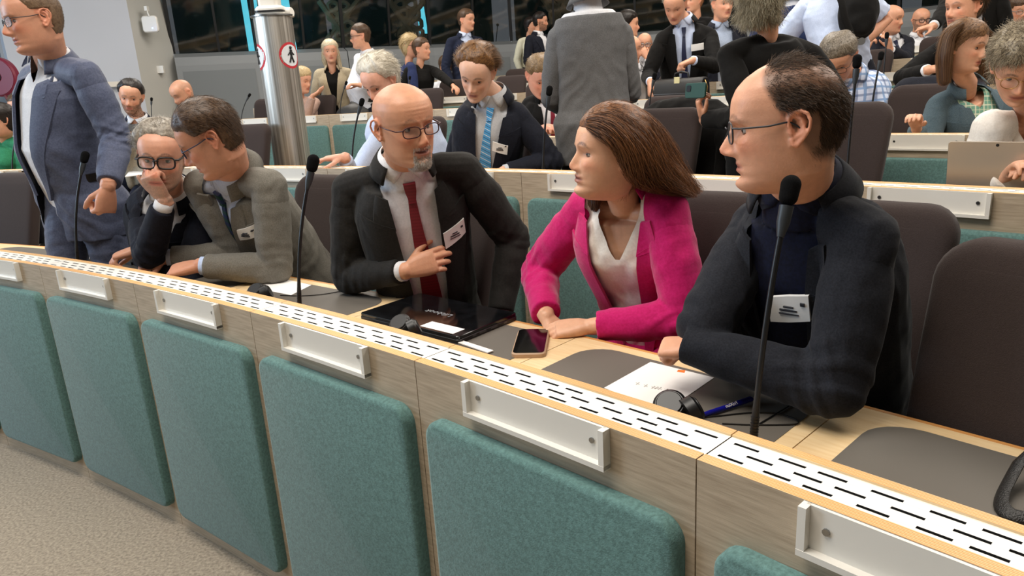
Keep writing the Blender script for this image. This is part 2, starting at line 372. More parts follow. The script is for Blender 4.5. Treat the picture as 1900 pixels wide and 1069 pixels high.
# ------------------------------------------------ desks
def arc(mb,R,s0,s1,r0,r1,z0,z1,n=4,mi=0,mtop=None):
    v=[]
    for j in range(n+1):
        s=(s0+(s1-s0)*j/n)/R; sn,cs=math.sin(s),math.cos(s)
        for r,z in ((r0,z0),(r1,z0),(r1,z1),(r0,z1)): v.append(((R+r)*sn,(R+r)*cs-R,z))
    f=[(0,1,2,3),(4*n+3,4*n+2,4*n+1,4*n)]; m=[mi,mi]
    for j in range(n):
        a=4*j;b=a+4
        f+=[(a,b,b+1,a+1),(a+1,b+1,b+2,a+2),(a+2,b+2,b+3,a+3),(a+3,b+3,b,a)]; m+=[mi,mi,mi if mtop is None else mtop,mi]
    mb.add(v,f,m)
def bend(R,p): # local flat (s,r,z) to arc
    s,r,z=p; return Vector(((R+r)*math.sin(s/R),(R+r)*math.cos(s/R)-R,z))
def make_desk(R,w,zb,label,cat='desk'):
    T=thing('desk_unit',label,cat); h=w/2-.0012
    k=MB(); arc(k,R,-h,h,0,.024,zb,.971,4,0,1); k.build('front_panel',[ASH,PLY],T)
    k=MB(); arc(k,R,-h,h,.107,.127,.83,.971,4,0,1); k.build('back_board',[MAPLE,PLY],T)
    # slotted strip
    k=MB(); hs=h; bands=[(.024,.0355,0),(.0355,.0420,1),(.0420,.0605,0),(.0605,.0670,2),(.0670,.0855,0),(.0855,.0920,3),(.0920,.107,0)]
    zt=.9675
    def quad(s0,s1,r0,r1,z0,z1=None,mi=0):
        z1=z0 if z1 is None else z1; k.add([bend(R,(s0,r0,z0)),bend(R,(s1,r0,z0)),bend(R,(s1,r1,z1)),bend(R,(s0,r1,z1))],[(0,1,2,3)],mi)
    for r0,r1,kd in bands:
        if kd==0:
            for j in range(6): quad(-hs+2*hs*j/6,-hs+2*hs*(j+1)/6,r0,r1,zt)
        else:
            nsl=9 if kd==2 else 10; pitch=2*hs/(10); s=-hs; 
            for j in range(nsl):
                c0=-hs+pitch*(j+.5+(.5 if kd==2 else 0)+ .08*math.sin(j*2.1)); a=c0-pitch*.30; b=c0+pitch*.30
                quad(s,a,r0-.0,r1,zt); 
                quad(a,b,r0,r1,zt-.006,mi=1)
                k.add([bend(R,q) for q in ((a,r0,zt),(b,r0,zt),(b,r0,zt-.006),(a,r0,zt-.006),(a,r1,zt),(b,r1,zt),(b,r1,zt-.006),(a,r1,zt-.006))],[(0,3,2,1),(4,5,6,7),(0,4,7,3),(1,2,6,5)],1); s=b
            quad(s,hs,r0,r1,zt)
    k.build('vent_strip',[WHITES,DARK],T)
    # felt pad
    k=MB(); pts=rrect(-h+.065*w,h-.025*w,zb+.075,.853,.045,6); n=len(pts)
    cx=0; cz=.46
    rings=[]
    for y,ins in ((0,0),(-.022,0),(-.029,.004),(-.032,.012)):
        rg=[]
        for i,(x,z) in enumerate(pts):
            a=Vector(pts[i-1]);b=Vector(pts[(i+1)%n]); t=(b-a).normalized(); q=Vector((x,z))-Vector((t.y,-t.x))*ins
            rg.append(bend(R,(q.x,y,q.y)))
        rings.append(rg)
    k.loft(rings[::-1]); k.build('felt_pad',FELT,T,True)
    # nameplate holder
    k=MB(); a,b=-h+.25*w,-h+.75*w; z0,z1=.898,.970
    arc(k,R,a,b,-.006,-.0005,z0,z1,2); arc(k,R,a-.006,a+.006,-.020,-.0004,z0-.004,z1,1); arc(k,R,b-.006,b+.006,-.020,-.0004,z0-.004,z1,1)
    arc(k,R,a-.006,b+.006,-.0205,-.0003,z0-.006,z0+.004,2)
    H=k.build('nameplate_holder',WHITEM,T)
    for s in (a+.03,b-.03):
        k=MB(); c=bend(R,(s,-.0062,.938)); k.tube([c,c+Vector((0,-.003,0))],.0055,10); sc_=k.build('screw',STEEL,H)
    k=MB(); arc(k,R,-h,h,.127,.612,.827,.85,4); arc(k,R,-h,h,.602,.6125,.826,.8505,4,1); k.build('desktop',[MAPLE,PLYZ],T)
    k=MB(); pts=rrect(-h+.10*w,h-.05*w,.165,.565,.085,6); k.add([bend(R,(x,y,.8500)) for x,y in pts]+[bend(R,(x,y,.8512)) for x,y in pts],[tuple(range(len(pts),2*len(pts)))]+[(i,(i+1)%len(pts),len(pts)+(i+1)%len(pts),len(pts)+i) for i in range(len(pts))]); k.build('desk_mat',MATG,T)
    k=MB(); arc(k,R,-h,-h+.018,.03,.40,zb,.827,1); k.build('side_panel',ASH,T)
    kids(T); return T
def ordinal(i): return ['first','second','third','fourth','fifth','sixth','seventh','eighth','ninth','tenth','eleventh','twelfth'][i]
DESKS={}
def row(idx,azseam,dang,lo,hi,zb,labels,group=None):
    dr=ROWDR[idx]; R=R1+dr; w=math.radians(dang)*R; T0=None
    for j,i in enumerate(range(lo,hi)):
        az=azseam-(i+.5)*dang; loc=PO(az,dr,ROWZ[idx]); rz=math.radians(az-90)
        lab=labels[j] if isinstance(labels,list) else labels
        if T0 is None:
            T0=make_desk(R,w,zb,lab); T0.location=loc; T0.rotation_euler=(0,0,rz)
            if group: T0['group']=group
        else: dup(T0,loc,rz,lab,group)
    return T0
row(0,56.41,3.368,-3,6,0,['front-row desk unit with teal pad beyond the left picture edge','front-row desk unit at the left picture edge behind the first nameplate','front-row desk unit left of the headphones near the gooseneck microphone','front-row desk unit in front of the two men talking at left','front-row desk unit in front of the clasped hands of the man in grey','front-row desk unit in front of the bald man in a red tie','front-row desk unit in front of the woman in pink and the beige phone','front-row desk unit in front of the man in the dark blazer','front-row desk unit at the right edge with the black bag strap'][0:9])
row(1,56.65,2.866,-2,8,-.07,'pale wood second-row desk unit with teal pad right of the walking man','second-row desks')
row(1,80.7,2.866,0,4,-.07,'pale wood second-row desk unit with teal pad left of the walking man','second-row desks beyond the aisle')
row(2,54.7,2.6,-1,8,.09,'pale wood third-row desk unit with teal pad and white nameplate','third-row desks')
row(3,67.1,2.33,-5,13,-.07,'pale wood fourth-row desk unit with teal pad and white nameplate','fourth-row desks')
row(4,61.0,2.15,-6,12,.01,'pale wood fifth-row desk unit with white nameplate','fifth-row desks')
row(5,67.9,2.0,-2,15,0,'pale wood sixth-row desk unit with white nameplate','sixth-row desks')
row(6,66.0,1.85,-2,15,-.03,'pale wood seventh-row desk unit below the booths','seventh-row desks')
# ------------------------------------------------ chairs
def make_chair():
    T=thing('conference_chair','dark brown upholstered conference chair','chair')
    # local: sitter faces -y (towards the well), origin on floor
    k=MB(); n=12
    rings=[]
    outline=rrect(-.235,.235,0,.64,.085,6)
    def bp(x,z,y):  # curved back
        wv=1-.10*(1-z/.64)*1; 
        return Vector((x*wv,.20+.16*(z/.64)**1.3-.35*x*x*.6+y,.44+z))
    nn=len(outline)
    for y,ins in ((-.045,.055),(-.043,.028),(-.036,.010),(-.022,0),(.012,0),(.028,.008),(.035,.028)):
        rg=[]
        for i,(x,z) in enumerate(outline):
            a=Vector(outline[i-1]);b=Vector(outline[(i+1)%nn]); t=(b-a).normalized(); q=Vector((x,z))-Vector((t.y,-t.x))*ins
            rg.append(bp(q.x,q.y,y))
        rings.append(rg)
    k.loft(rings,cap=False)
    # grid caps so the faces follow the curve
    for ri,y,fl in ((0,-.035,1),(-1,.035,0)):
        rg=rings[ri]; m=nn//2; 
        f=[]; base=len(k.v); k.add(rg,[])
        for i in range(m-1):
            q=(base+i,base+i+1,base+nn-2-i,base+nn-1-i)
            f.append(q if fl else q[::-1])
        k.f+=f; k.mi+=[0]*len(f)
    k.build('backrest',CHAIRM,T,True,ang=60)
    k=MB(); k.prism(rrect(-.24,.24,-.26,.24,.08,5),.40,.475,0,None,bev=.02); k.build('seat',CHAIRM,T,True)
    k=MB(); k.tube([(0,0,.40),(0,0,.05)],.03,12); k.build('column',STEEL,T,True)
    k=MB()
    for j in range(4):
        a=j*pi/2+pi/4; k.tube([(0,0,.07),(.2*math.cos(a),.2*math.sin(a),.03),(.27*math.cos(a),.27*math.sin(a),.015)],[.025,.018,.015],8)
    k.build('base',BLACKP,T,True)
    kids(T); return T
CH=make_chair(); first=[True]
def chair(az,ri,label,group=None,turn=0,dr=.80,x=None):
    loc=PO(az,ROWDR[ri]+dr,FLOORZ[ri+1])
    rz=math.radians(az-90+turn)
    if first[0]:
        first[0]=False; CH.location=loc; CH.rotation_euler=(0,0,rz); CH['label']=label
        if group: CH['group']=group
        return CH
    return dup(CH,loc,rz,label,group)
chair(54.0,0,'dark chair behind the left shoulder of the bald man in a red tie',dr=.78)
chair(50.6,0,'dark chair directly behind the bald man in a red tie')
chair(45.3,0,'dark chair with a black strap over its back beside the woman in pink',turn=6)
chair(43.75,0,'dark chair right behind the man in the dark blazer',turn=0)
chair(41.75,0,'nearest empty dark chair at the right picture edge',turn=-10,dr=.43)
chair(57.6,0,'dark chair behind the man resting his chin on his hand')
chair(66.2,0,'dark chair in the front row left of the walking man',dr=.8)
g='second-row chairs'
for az,l in ((46.5,'dark chair in the second row behind the balding man in the dark blazer'),(50.2,'dark second-row chair draped with a black jacket behind the woman in pink'),(54.6,'dark second-row chair behind the young man in a blue tie'),(57.4,'dark second-row chair behind the bald man with glasses'),(64.1,'dark second-row chair left of the steel column'),(43.0,'dark second-row chair of the woman in a white blouse'),(72.6,'dark second-row chair left of the walking man')): chair(az,1,l)
for az,l in ((52.9,'dark third-row chair right of the grey suited back'),(46.6,'dark third-row chair draped with a navy coat'),(49.4,'dark third-row chair behind the man in a plaid shirt'),(56.3,'dark third-row chair at the left end of the row'),(44.3,'dark third-row chair of the woman in a teal blazer')): chair(az,2,l)
for j in range(11): 
    az=72.4-j*2.5
    chair(az,3,'dark chair standing in the fourth row behind the pale desks','fourth-row chairs')
for j in range(9): chair(66-j*2.6,4,'dark chair standing in the fifth row','fifth-row chairs')
for j in range(9): chair(70-j*2.6,5,'dark chair standing in the sixth row','sixth-row chairs')
# ------------------------------------------------ steel column
cB=P(543,300,6.35); cB.z=FLOORZ[2]
T=thing('steel_column','brushed steel round column with red warning rings behind the bald man','column',cB)
ctop=P(508,32,6.35).z
nt=NT('steel_reflection_streaks'); nt.b.inputs['Metallic'].default_value=.85; nt.b.inputs['Roughness'].default_value=.4; nt.b.inputs['Base Color'].default_value=(*hexc('#b5aea4'),1); nt.b.inputs['Anisotropic'].default_value=.6
_tc=nt.n('ShaderNodeTexCoord'); _mp=nt.n('ShaderNodeMapping'); _mp.inputs['Scale'].default_value=(1,1,.01); nt.l(_tc.outputs['Object'],_mp.inputs[0])
_nz=nt.n('ShaderNodeTexNoise'); _nz.inputs['Scale'].default_value=38; _nz.inputs['Detail'].default_value=6; nt.l(_mp.outputs[0],_nz.inputs[0])
_rr=nt.n('ShaderNodeValToRGB'); _rr.color_ramp.elements[0].position=.35; _rr.color_ramp.elements[1].position=.65; _rr.color_ramp.elements[0].color=(*hexc('#8f877b'),1); _rr.color_ramp.elements[1].color=(*hexc('#e8e2d8'),1)  # vertical pale and dark streaks in the colour imitate reflections on the steel
nt.l(_nz.outputs[0],_rr.inputs[0]); nt.l(_rr.outputs[0],nt.b.inputs['Base Color'])
_bp=nt.n('ShaderNodeBump'); _bp.inputs['Strength'].default_value=.5; _bp.inputs['Distance'].default_value=.01; nt.l(_nz.outputs[0],_bp.inputs['Height']); nt.l(_bp.outputs[0],nt.b.inputs['Normal'])
BRUSH=nt.m
rad=.155; hgt=ctop-FLOORZ[2]
k=MB(); k.tube([(0,0,0),(0,0,hgt)],rad,48); k.build('shaft',BRUSH,T,True)
k=MB(); k.tube([(0,0,hgt),(0,0,hgt+.012)],rad+.02,32); k.build('top_plate',STEEL,T,True)
def sign(angc):
    k=MB(); n=24; zc=hgt-.31
    def cyl_(x,z,r): a=angc+x/rad; return Vector(((rad+r)*math.sin(a),-(rad+r)*math.cos(a),z))
    def disc(rr,off,mi,scl=1):
        rings=[[cyl_(rr*q*math.cos(2*pi*j/n),zc+rr*q*math.sin(2*pi*j/n),off) for j in range(n)] for q in (1,.6,.25)]
        k.loft(rings,mi)
    disc(.105,.001,0); disc(.085,.002,1)
    # walking figure
    for seg,w in (([(-.0,.045),(0,.0)],.012),([(0,0),(-.02,-.055)],.008),([(0,0),(.02,-.055)],.008),([(0,.035),(-.03,.0)],.006),([(0,.035),(.03,.005)],.006)):
        pts=[cyl_(x,zc+z,.003) for x,z in seg]; k.tube(pts,w,6,2)
    k.sphere(cyl_(0,zc+.06,.003),.013,8,6,2)
    k.build('warning_sign',[mat('sign_red','#c02a35',.5),mat('sign_white','#dfe2e6',.5),mat('sign_black','#15171c',.5)],T,True)
sign(math.radians(-62)); sign(math.radians(58))
cT=cB+Vector((0,0,hgt+.012))
D=thing('document_camera','white rounded device sitting on top of the steel column','device',cT)
k=MB(); k.prism(rrect(-.12,.12,-.10,.10,.05),0,.07,0,None,bev=.02); k.build('base',WHITEM,D,True)
k=MB(); k.prism(rrect(-.12,.12,-.115,.09,.05),.02,.034,0,None); k.build('slot_band',BLACKP,D,True)
k=MB(); k.prism(rrect(-.09,.07,-.07,.08,.03),.07,.30,0,None,bev=.015); k.build('body',WHITEM,D,True)
k=MB(); k.tube([(.1,0,.01),(.17,-.02,.02)],[.05,.035],12); k.build('side_knob',WHITEM,D,True)
# ------------------------------------------------ microphones
def mic(base,top,label,foam=.017,group=None,zb=None):
    base=Vector(base); top=Vector(top)
    if zb is not None: base=Vector((base.x,base.y,zb))
    T=thing('gooseneck_microphone',label,'microphone',base,0,group); rel=top-base; L=rel.length
    k=MB(); k.tube([(0,0,0),(0,0,.012)],[.028,.024],16); k.build('base',BLACKP,T,True)
    pts=[];m=14
    ctrl=Vector((rel.x*.12,rel.y*.12,rel.z*.55))
    for j in range(m): t=j/(m-1); pts.append(ctrl*(2*t*(1-t))+rel*(t*t)+Vector((0,0,.012*(1-t))))
    d=(pts[-1]-pts[-2]).normalized()
    k=MB(); k.tube(pts,[.0052+(.0016 if j<4 else 0) for j in range(m)],10); 
    if L<.7:
        for j in range(22): 
            t=j/21*.22; q=ctrl*(2*t*(1-t))+rel*(t*t)+Vector((0,0,.012)); q2=ctrl*(2*(t+.004)*(1-t-.004))+rel*((t+.004)**2)+Vector((0,0,.012)); k.tube([q,q2],.0078,10)
    k.build('gooseneck',BLACKP,T,True)
    e=pts[-1]; k=MB(); k.tube([e-d*.055,e-d*.03,e-d*.002],[.006,.011,.012],14); k.build('collar',mat('mic_collar','#2b2f33',.45),T,True)
    k=MB(); k.capsule([e+d*.013,e+d*.034],[foam*.93,foam],16,k=6); k.build('windscreen',FOAM,T,True)
    return T
b=PO(pol(PZ(1389,800,.96))[0],.17,.8500); mic(b,P(1460,380,b.y+.06),'tall black gooseneck microphone in front of the man in the dark blazer',.0165)
b=PO(pol(PZ(552,556,.96))[0],.17,.85); mic(b,P(577,318,b.y+.06),'black gooseneck microphone left of the bald man in a red tie',.0185)
b=PO(pol(PZ(146,474,.96))[0],.19,.85); mic(b,P(155,302,b.y+.06),'black gooseneck microphone in front of the walking man',.017)
for bx,by,tx,ty,ri,lab in ((649,296,669,197,1,'thin microphone behind the shoulder of the bald man with a red tie'),(1006,305,1018,178,1,'thin microphone beside the standing grey suited back'),
   (1571,322,1589,127,1,'black microphone rising behind the balding man in the dark blazer'),(17,303,42,222,1,'thin microphone in front of the woman in green'),
   (1613,212,1633,112,2,'black microphone in front of the man in a plaid shirt'),(1199,240,1213,148,2,'black microphone in front of the briefcase'),
   (1640,130,1645,72,3,'small microphone in front of the gesturing bald man'),(445,222,461,180,3,'thin microphone left of the steel column above the pale desk'),
   (628,204,641,158,3,'thin microphone in front of the woman in a beige blazer'),(277,205,281,188,3,'small microphone right of the bearded man'),(757,180,760,148,4,'small microphone behind the white-haired man'),(1858,75,1864,45,4,'small microphone before the bald man at the right edge')):
    b=PR(bx,by,ROWDR[ri]+.19); b.z=ROWZ[ri]+.85
    t=P(tx,ty,b.y+.04); mic(b,t,lab,.016)
# ================================================ people
def interp(x,xp,fp): return np.interp(x,xp,fp)
def smooth_mesh(V,F,it,lam=.5):
    """laplacian smoothing on quads"""
    if it<=0: return V
    e=np.concatenate([F[:,[0,1]],F[:,[1,2]],F[:,[2,3]],F[:,[3,0]]]); e=np.concatenate([e,e[:,::-1]])
    n=len(V); cnt=np.bincount(e[:,0],minlength=n)[:,None]
    for _ in range(it):
        s=np.stack([np.bincount(e[:,0],weights=V[e[:,1],k],minlength=n) for k in range(3)],1)
        V=V+lam*(s/np.maximum(cnt,1)-V)
    return V
def remesh(mb,vox,smooth=2):
    me=bpy.data.meshes.new('tmp'); me.from_pydata([tuple(p) for p in mb.v],[],mb.f); me.update()
    o=bpy.data.objects.new('tmp',me); COL.objects.link(o)
    md=o.modifiers.new('r','REMESH'); md.mode='VOXEL'; md.voxel_size=vox; md.adaptivity=0
    dg=bpy.context.evaluated_depsgraph_get(); ev=o.evaluated_get(dg); m2=bpy.data.meshes.new_from_object(ev)
    V=np.empty(len(m2.vertices)*3); m2.vertices.foreach_get('co',V); V=V.reshape(-1,3)
    F=np.array([p.vertices[:] for p in m2.polygons if len(p.vertices)==4],dtype=np.int64)
    bpy.data.objects.remove(o); bpy.data.meshes.remove(me); bpy.data.meshes.remove(m2)
    return smooth_mesh(V,F,smooth),F
def vnormals(V,F):
    fn=np.cross(V[F[:,2]]-V[F[:,0]],V[F[:,3]]-V[F[:,1]]); N=np.zeros_like(V)
    for k in range(4):
        for c in range(3): N[:,c]+=np.bincount(F[:,k],weights=fn[:,c],minlength=len(V))
    return N/np.maximum(np.linalg.norm(N,axis=1,keepdims=True),1e-9)
def mesh_obj(name,V,F,mats,parent=None,mi=None,col=None,origin=(0,0,0),smooth=True):
    me=bpy.data.meshes.new(name); V=np.asarray(V)-np.asarray(origin)
    me.from_pydata(V.tolist(),[],F.tolist() if hasattr(F,'tolist') else F)
    for m in (mats if isinstance(mats,(list,tuple)) else [mats]): me.materials.append(m)
    if mi is not None: me.polygons.foreach_set('material_index',np.asarray(mi,dtype=np.int32))
    if smooth: me.shade_smooth()
    if col is not None:
        a=me.color_attributes.new('tone','FLOAT_COLOR','POINT'); c=np.ones((len(V),4)); c[:,:3]=col; a.data.foreach_set('color',c.ravel())
    me.update(); o=bpy.data.objects.new(name,me); COL.objects.link(o)
    if parent is not None: o.parent=parent
    else: o.location=origin
    return o
def fnoise(V,scale,seed=0,stretch=(1,1,1)):
    """cheap smooth numpy value noise in -1..1"""
    Q=V*np.array(stretch)*scale+seed*17.31; i=np.floor(Q).astype(np.int64); f=Q-i; f=f*f*(3-2*f); r=0
    for dx in (0,1):
        for dy in (0,1):
            for dz in (0,1):
                h=((i[:,0]+dx)*73856093)^((i[:,1]+dy)*19349663)^((i[:,2]+dz)*83492791)
                h=(h^(h>>13))*1274126177; h=((h^(h>>16))&0xffff)/32767.5-1
                w=(f[:,0] if dx else 1-f[:,0])*(f[:,1] if dy else 1-f[:,1])*(f[:,2] if dz else 1-f[:,2]); r=r+w*h
    return r
def skin_mat():
    if 'skin' in MATS: return MATS['skin']
    n=NT('skin'); a=n.n('ShaderNodeAttribute'); a.attribute_name='tone'; tc=n.n('ShaderNodeTexCoord')
    t=n.n('ShaderNodeTexNoise'); t.inputs['Scale'].default_value=55; t.inputs['Detail'].default_value=5; n.l(tc.outputs['Object'],t.inputs[0])
    mr=n.n('ShaderNodeMapRange'); mr.inputs['To Min'].default_value=.86; mr.inputs['To Max'].default_value=1.12; n.l(t.outputs[0],mr.inputs[0])
    mx=n.n('ShaderNodeVectorMath',operation='SCALE'); n.l(a.outputs['Color'],mx.inputs[0]); n.l(mr.outputs[0],mx.inputs['Scale'])
    n.l(mx.outputs[0],n.b.inputs['Base Color']); n.b.inputs['Roughness'].default_value=.46; n.b.inputs['Specular IOR Level'].default_value=.42
    n.b.inputs['Subsurface Weight'].default_value=.12; n.b.inputs['Subsurface Radius'].default_value=(.012,.004,.002); n.b.inputs['Subsurface Scale'].default_value=.5
    t2=n.n('ShaderNodeTexNoise'); t2.inputs['Scale'].default_value=260; t2.inputs['Detail'].default_value=4; n.l(tc.outputs['Object'],t2.inputs[0])
    bp=n.n('ShaderNodeBump'); bp.inputs['Strength'].default_value=.35; bp.inputs['Distance'].default_value=.0012; n.l(t2.outputs[0],bp.inputs['Height']); n.l(bp.outputs[0],n.b.inputs['Normal'])
    MATS['skin']=n.m; return n.m
SKIN=skin_mat()
def cloth(name,col,col2=None,rough=.85,bump=.12,bs=900,sheen=.05,var=.06,vs=140,**k): return mat(name,col,rough,var=var,vscale=vs,col2=col2,bump=bump,bscale=bs,sheen=sheen,spec=.2,**k)
def hairm(name,c1,c2): 
    a,b=np.array(hexc(c1)),np.array(hexc(c2))
    return [mat(name,c1,.42,var=.3,vscale=110,col2=c2,spec=.4,bump=.5,bscale=300,detail=8),mat(name+'_light',tuple(b*1.25),.38,spec=.45),mat(name+'_mid',tuple((a+b)/2),.4,spec=.4),mat(name+'_dark',tuple(a*.8),.45,spec=.3)]
def strand_mi(nshell,nst,per,r):
    k=r.choice([1,2,2,3,0],nst); return None
# ---------------- head
ZP=np.array([-.125,-.118,-.108,-.098,-.088,-.078,-.068,-.058,-.048,-.030,-.010,.003,.018,.035,.055,.075,.092,.106,.115,.120])
YF=np.array([ .055, .076, .086, .0865,.0815,.0855,.0855,.0875,.087,.087,.086,.086,.094,.0955,.0925,.083,.066,.043,.020,-.008])
YB=np.array([-.030,-.040,-.050,-.060,-.066,-.070,-.074,-.078,-.082,-.090,-.097,-.100,-.103,-.104,-.101,-.093,-.080,-.060,-.040,-.012])
WD=np.array([ .018, .030, .041, .049, .054, .058, .061,.0635,.066,.0695,.072,.0735,.0755,.077,.0765,.0715,.060,.043,.026,.004])
def gs(x,s): return np.exp(-(x/s)**2)
def head_grid(o,nz=110,nf=150):
    """head surface in head space: x to the person's right, y forward, z up; o = options"""
    zz=np.concatenate([np.linspace(-.125,.105,nz-14),.105+.015*np.sin(np.linspace(0,pi/2,15)[1:])])
    yf=interp(zz,ZP,YF); yb=interp(zz,ZP,YB); wd=interp(zz,ZP,WD)
    k=np.array([.25,.5,.25])
    for _ in range(3):
        for a in (yf,yb,wd): a[1:-1]=np.convolve(a,k,'valid')
    wd=wd*o.get('wide',1); jaw=o.get('jaw',0); wd=wd+jaw*gs(zz+.085,.035)
    ph=np.linspace(0,2*pi,nf,endpoint=False); ph=ph-.35*np.sin(ph)*1.0   # denser in front
    yc=(-.012+.0*zz)[:,None]; s=np.sin(ph)[None,:]; c=np.cos(ph)[None,:]
    nfr=2.35; ex=2/nfr
    x=wd[:,None]*np.sign(s)*np.abs(s)**ex
    y=np.where(c>0,yc+(yf[:,None]-yc)*np.abs(c)**ex,yc-(yc-yb[:,None])*np.abs(c)**.95)
    z=zz[:,None]+0*x
    fr=np.clip(c,0,1)**.5; ax=np.abs(x); nl=o.get('nose',1.0)
    # nose
    nh=interp(zz,[-.056,-.0505,-.046,-.040,-.032,-.018,-.004,.008,.018],np.array([0,.004,.018,.0245,.0255,.0185,.0115,.006,0])*nl)[:,None]
    ns=interp(zz,[-.055,-.044,-.030,-.010,.010],[.0125,.0135,.0105,.0085,.010])[:,None]
    d=nh*np.exp(-(ax/ns)**2.4)
    d+=.0075*nl*gs(ax-.0145,.0062)*gs(z+.0425,.0075)
    d-=.0030*gs(ax-.0065,.0035)*gs(z+.0525,.003)
    # sockets, brow, cheeks, folds
    d-=.0098*gs(ax-.031,.0165)*gs(z+.001,.0115); d-=.004*gs(ax-.016,.006)*gs(z-.002,.010)
    d+=.0042*np.exp(-((ax-.028)/.026)**4)*gs(z-.0195,.0075)
    d+=.0048*gs(ax-.044,.017)*gs(z+.028,.015)
    d-=.0035*gs(ax-.040,.014)*gs(z+.066,.020)
    fold=o.get('fold',1); fx=.0185+.26*(-.040-z); d-=.0022*fold*gs(ax-fx,.0035)*np.exp(-((z+.056)/.018)**4)
    # mouth
    mw=o.get('mouthw',.0245); lip=o.get('lip',1); m=np.exp(-(ax/mw)**4)
    zm=-.0685+o.get('smile',0)*(ax/.025)**2*.006
    d+=lip*.0042*m*gs(z-zm-.0062,.0042)*(1-.25*gs(ax,.004)); d+=lip*.0052*m*gs(z-zm+.0068,.0048)
    op=o.get('open',0); d-=(.0042+.008*op)*m*gs(z-zm+.001*op,.0018+.0032*op)
    d-=.0035*gs(ax,.018)*gs(z+.0865,.005); d+=.0055*gs(ax,.019)*gs(z+.101,.010)
    if o.get('chin2'): d+=.006*o['chin2']*gs(ax,.04)*gs(z+.118,.01)
    y=y+d*fr
    # forehead wrinkles
    if o.get('wrinkle'):
        y+=o['wrinkle']*.0007*np.sin(z*2*pi/.0105+14*x*x*8)*gs(z-.052,.016)*np.exp(-(ax/.04)**4)*fr
    # temples and cheeks hollow
    x=x*(1-.035*gs(z-.02,.02)*np.exp(-((y-.055)/.025)**2))
    return np.stack([x,y,z],-1),zz,ph,c*np.ones_like(x)
def head_M(s):
    ya,pt,ro=[math.radians(s.get(k,0)) for k in('yaw','pitch','roll')]
    F=Vector((math.sin(ya)*math.cos(pt),-math.cos(ya)*math.cos(pt),-math.sin(pt)))
    U=Vector((math.sin(ya)*math.sin(pt),-math.cos(ya)*math.sin(pt),math.cos(pt))); R=F.cross(U)
    q=Matrix.Rotation(ro,3,F); U=q@U; R=q@R
    return np.array([R[:],F[:],U[:]]).T      # columns: local axes
def ear_mb(mb,tr,side,sc=1):
    c=Vector((side*.0715*sc,-.014,-.004))
    def q(y,z,out=0): return tr(Vector((c.x+side*(.004+max(0,-y)*.42+out),c.y+y,c.z+z)))
    path=[(.004,-.004,.0),(.010,.006,.002),(.010,.019,.003),(.003,.029,.004),(-.009,.032,.004),(-.020,.026,.004),(-.025,.013,.004),(-.023,-.001,.003),(-.017,-.012,.002),(-.010,-.021,.001),(-.003,-.029,0),(.004,-.027,0),(.006,-.018,0)]
    mb.capsule([q(*p) for p in path],[.0035,.0038,.0038,.004,.0042,.0042,.004,.0038,.0036,.0042,.0058,.0052,.004],8,k=2)
    mb.capsule([q(.0,-.016,.0),q(-.013,-.006,.001),q(-.0145,.006,.001),q(-.010,.018,.001),q(-.002,.022,.001)],[.004,.0034,.0036,.0034,.003],8,k=2)
    mb.capsule([q(.008,-.004,.0),q(.006,-.009,.001)],[.0045,.0038],8,k=2)
    mb.loft([[q(y*s_-.006*(1-s_),z*s_+.002,-.005+t) for y,z in [(.008,-.004),(.010,.016),(0,.027),(-.014,.026),(-.021,.010),(-.016,-.010),(-.006,-.024),(.003,-.024)]] for t,s_ in ((-.004,1.0),(.002,.95),(.0035,.5))])
# ---------------- hand
def hand_mb(mb,w,d,n,side,curl=.35,sc=1.0,spread=.1,thumb=.5,seg=10,fc=None,point=False):
    """w wrist, d finger direction, n palm normal, side +1 right hand / -1 left hand"""
    d=Vector(d).normalized(); n=Vector(n); n=(n-d*n.dot(d)).normalized(); t=d.cross(n)*side
    w=Vector(w)
    def q(a,b,c): return w+(d*a+t*b+n*c)*sc
    rings=[]
    for a,hw,th,cx in ((-.035,.024,.021,0),(0,.027,.020,0),(.02,.034,.0205,.001),(.05,.040,.018,.001),(.078,.041,.0150,0),(.092,.038,.012,0)):
        rings.append([q(a,cx+hw*math.copysign(abs(math.cos(u))**.75,math.cos(u)),th*math.copysign(abs(math.sin(u))**.85,math.sin(u))) for u in [2*pi*j/16 for j in range(16)]])
    mb.loft(rings)
    L=[(.030,.071,.0097),(.0105,.079,.0099),(-.010,.073,.0095),(-.029,.058,.0086)]
    for i,(b,l,r) in enumerate(L):
        c=(fc[i] if fc else curl*(1+.08*i)); 
        if point and i==0: c=.05
        p=q(.086-.006*abs(i-1),b,0); ang=0; pts=[q(.06,b*.92,0),p]; sp=spread*(1.5-i)*.5
        for k,(f,ad) in enumerate(((.45,70),(.30,85),(.25,55))):
            ang+=math.radians(ad)*c
            dd=(d*math.cos(ang)+n*math.sin(ang)+t*sp*math.cos(ang)).normalized()
            if k>0:
                pts.append(pts[-1]+dd*.003*sc)
            pts.append(pts[-1]+dd*(l*f-(.003 if k else 0))*sc)
        rr=[r*1.05,r*1.12]+[r*1.0,r*1.06,r*.95,r*.98,r*.80]; mb.capsule(pts,[x*sc for x in rr[:len(pts)]],seg,k=3)
    # thumb from the side near the wrist
    a0=q(.016,.020,.004); td=(d*(.75-.2*thumb)+t*(.75-.35*thumb)+n*(.15+.75*thumb)).normalized(); a1=a0+td*.044*sc
    td2=(td*.8+d*.45-t*.30*thumb+n*.1).normalized(); a2=a1+td2*.030*sc; a3=a2+(td2*.9+d*.2-t*.15).normalized()*.022*sc
    mb.capsule([q(.004,.012,0),a0,a1,a2,a3],[.014*sc,.0155*sc,.0112*sc,.0105*sc,.0085*sc],seg,k=3)
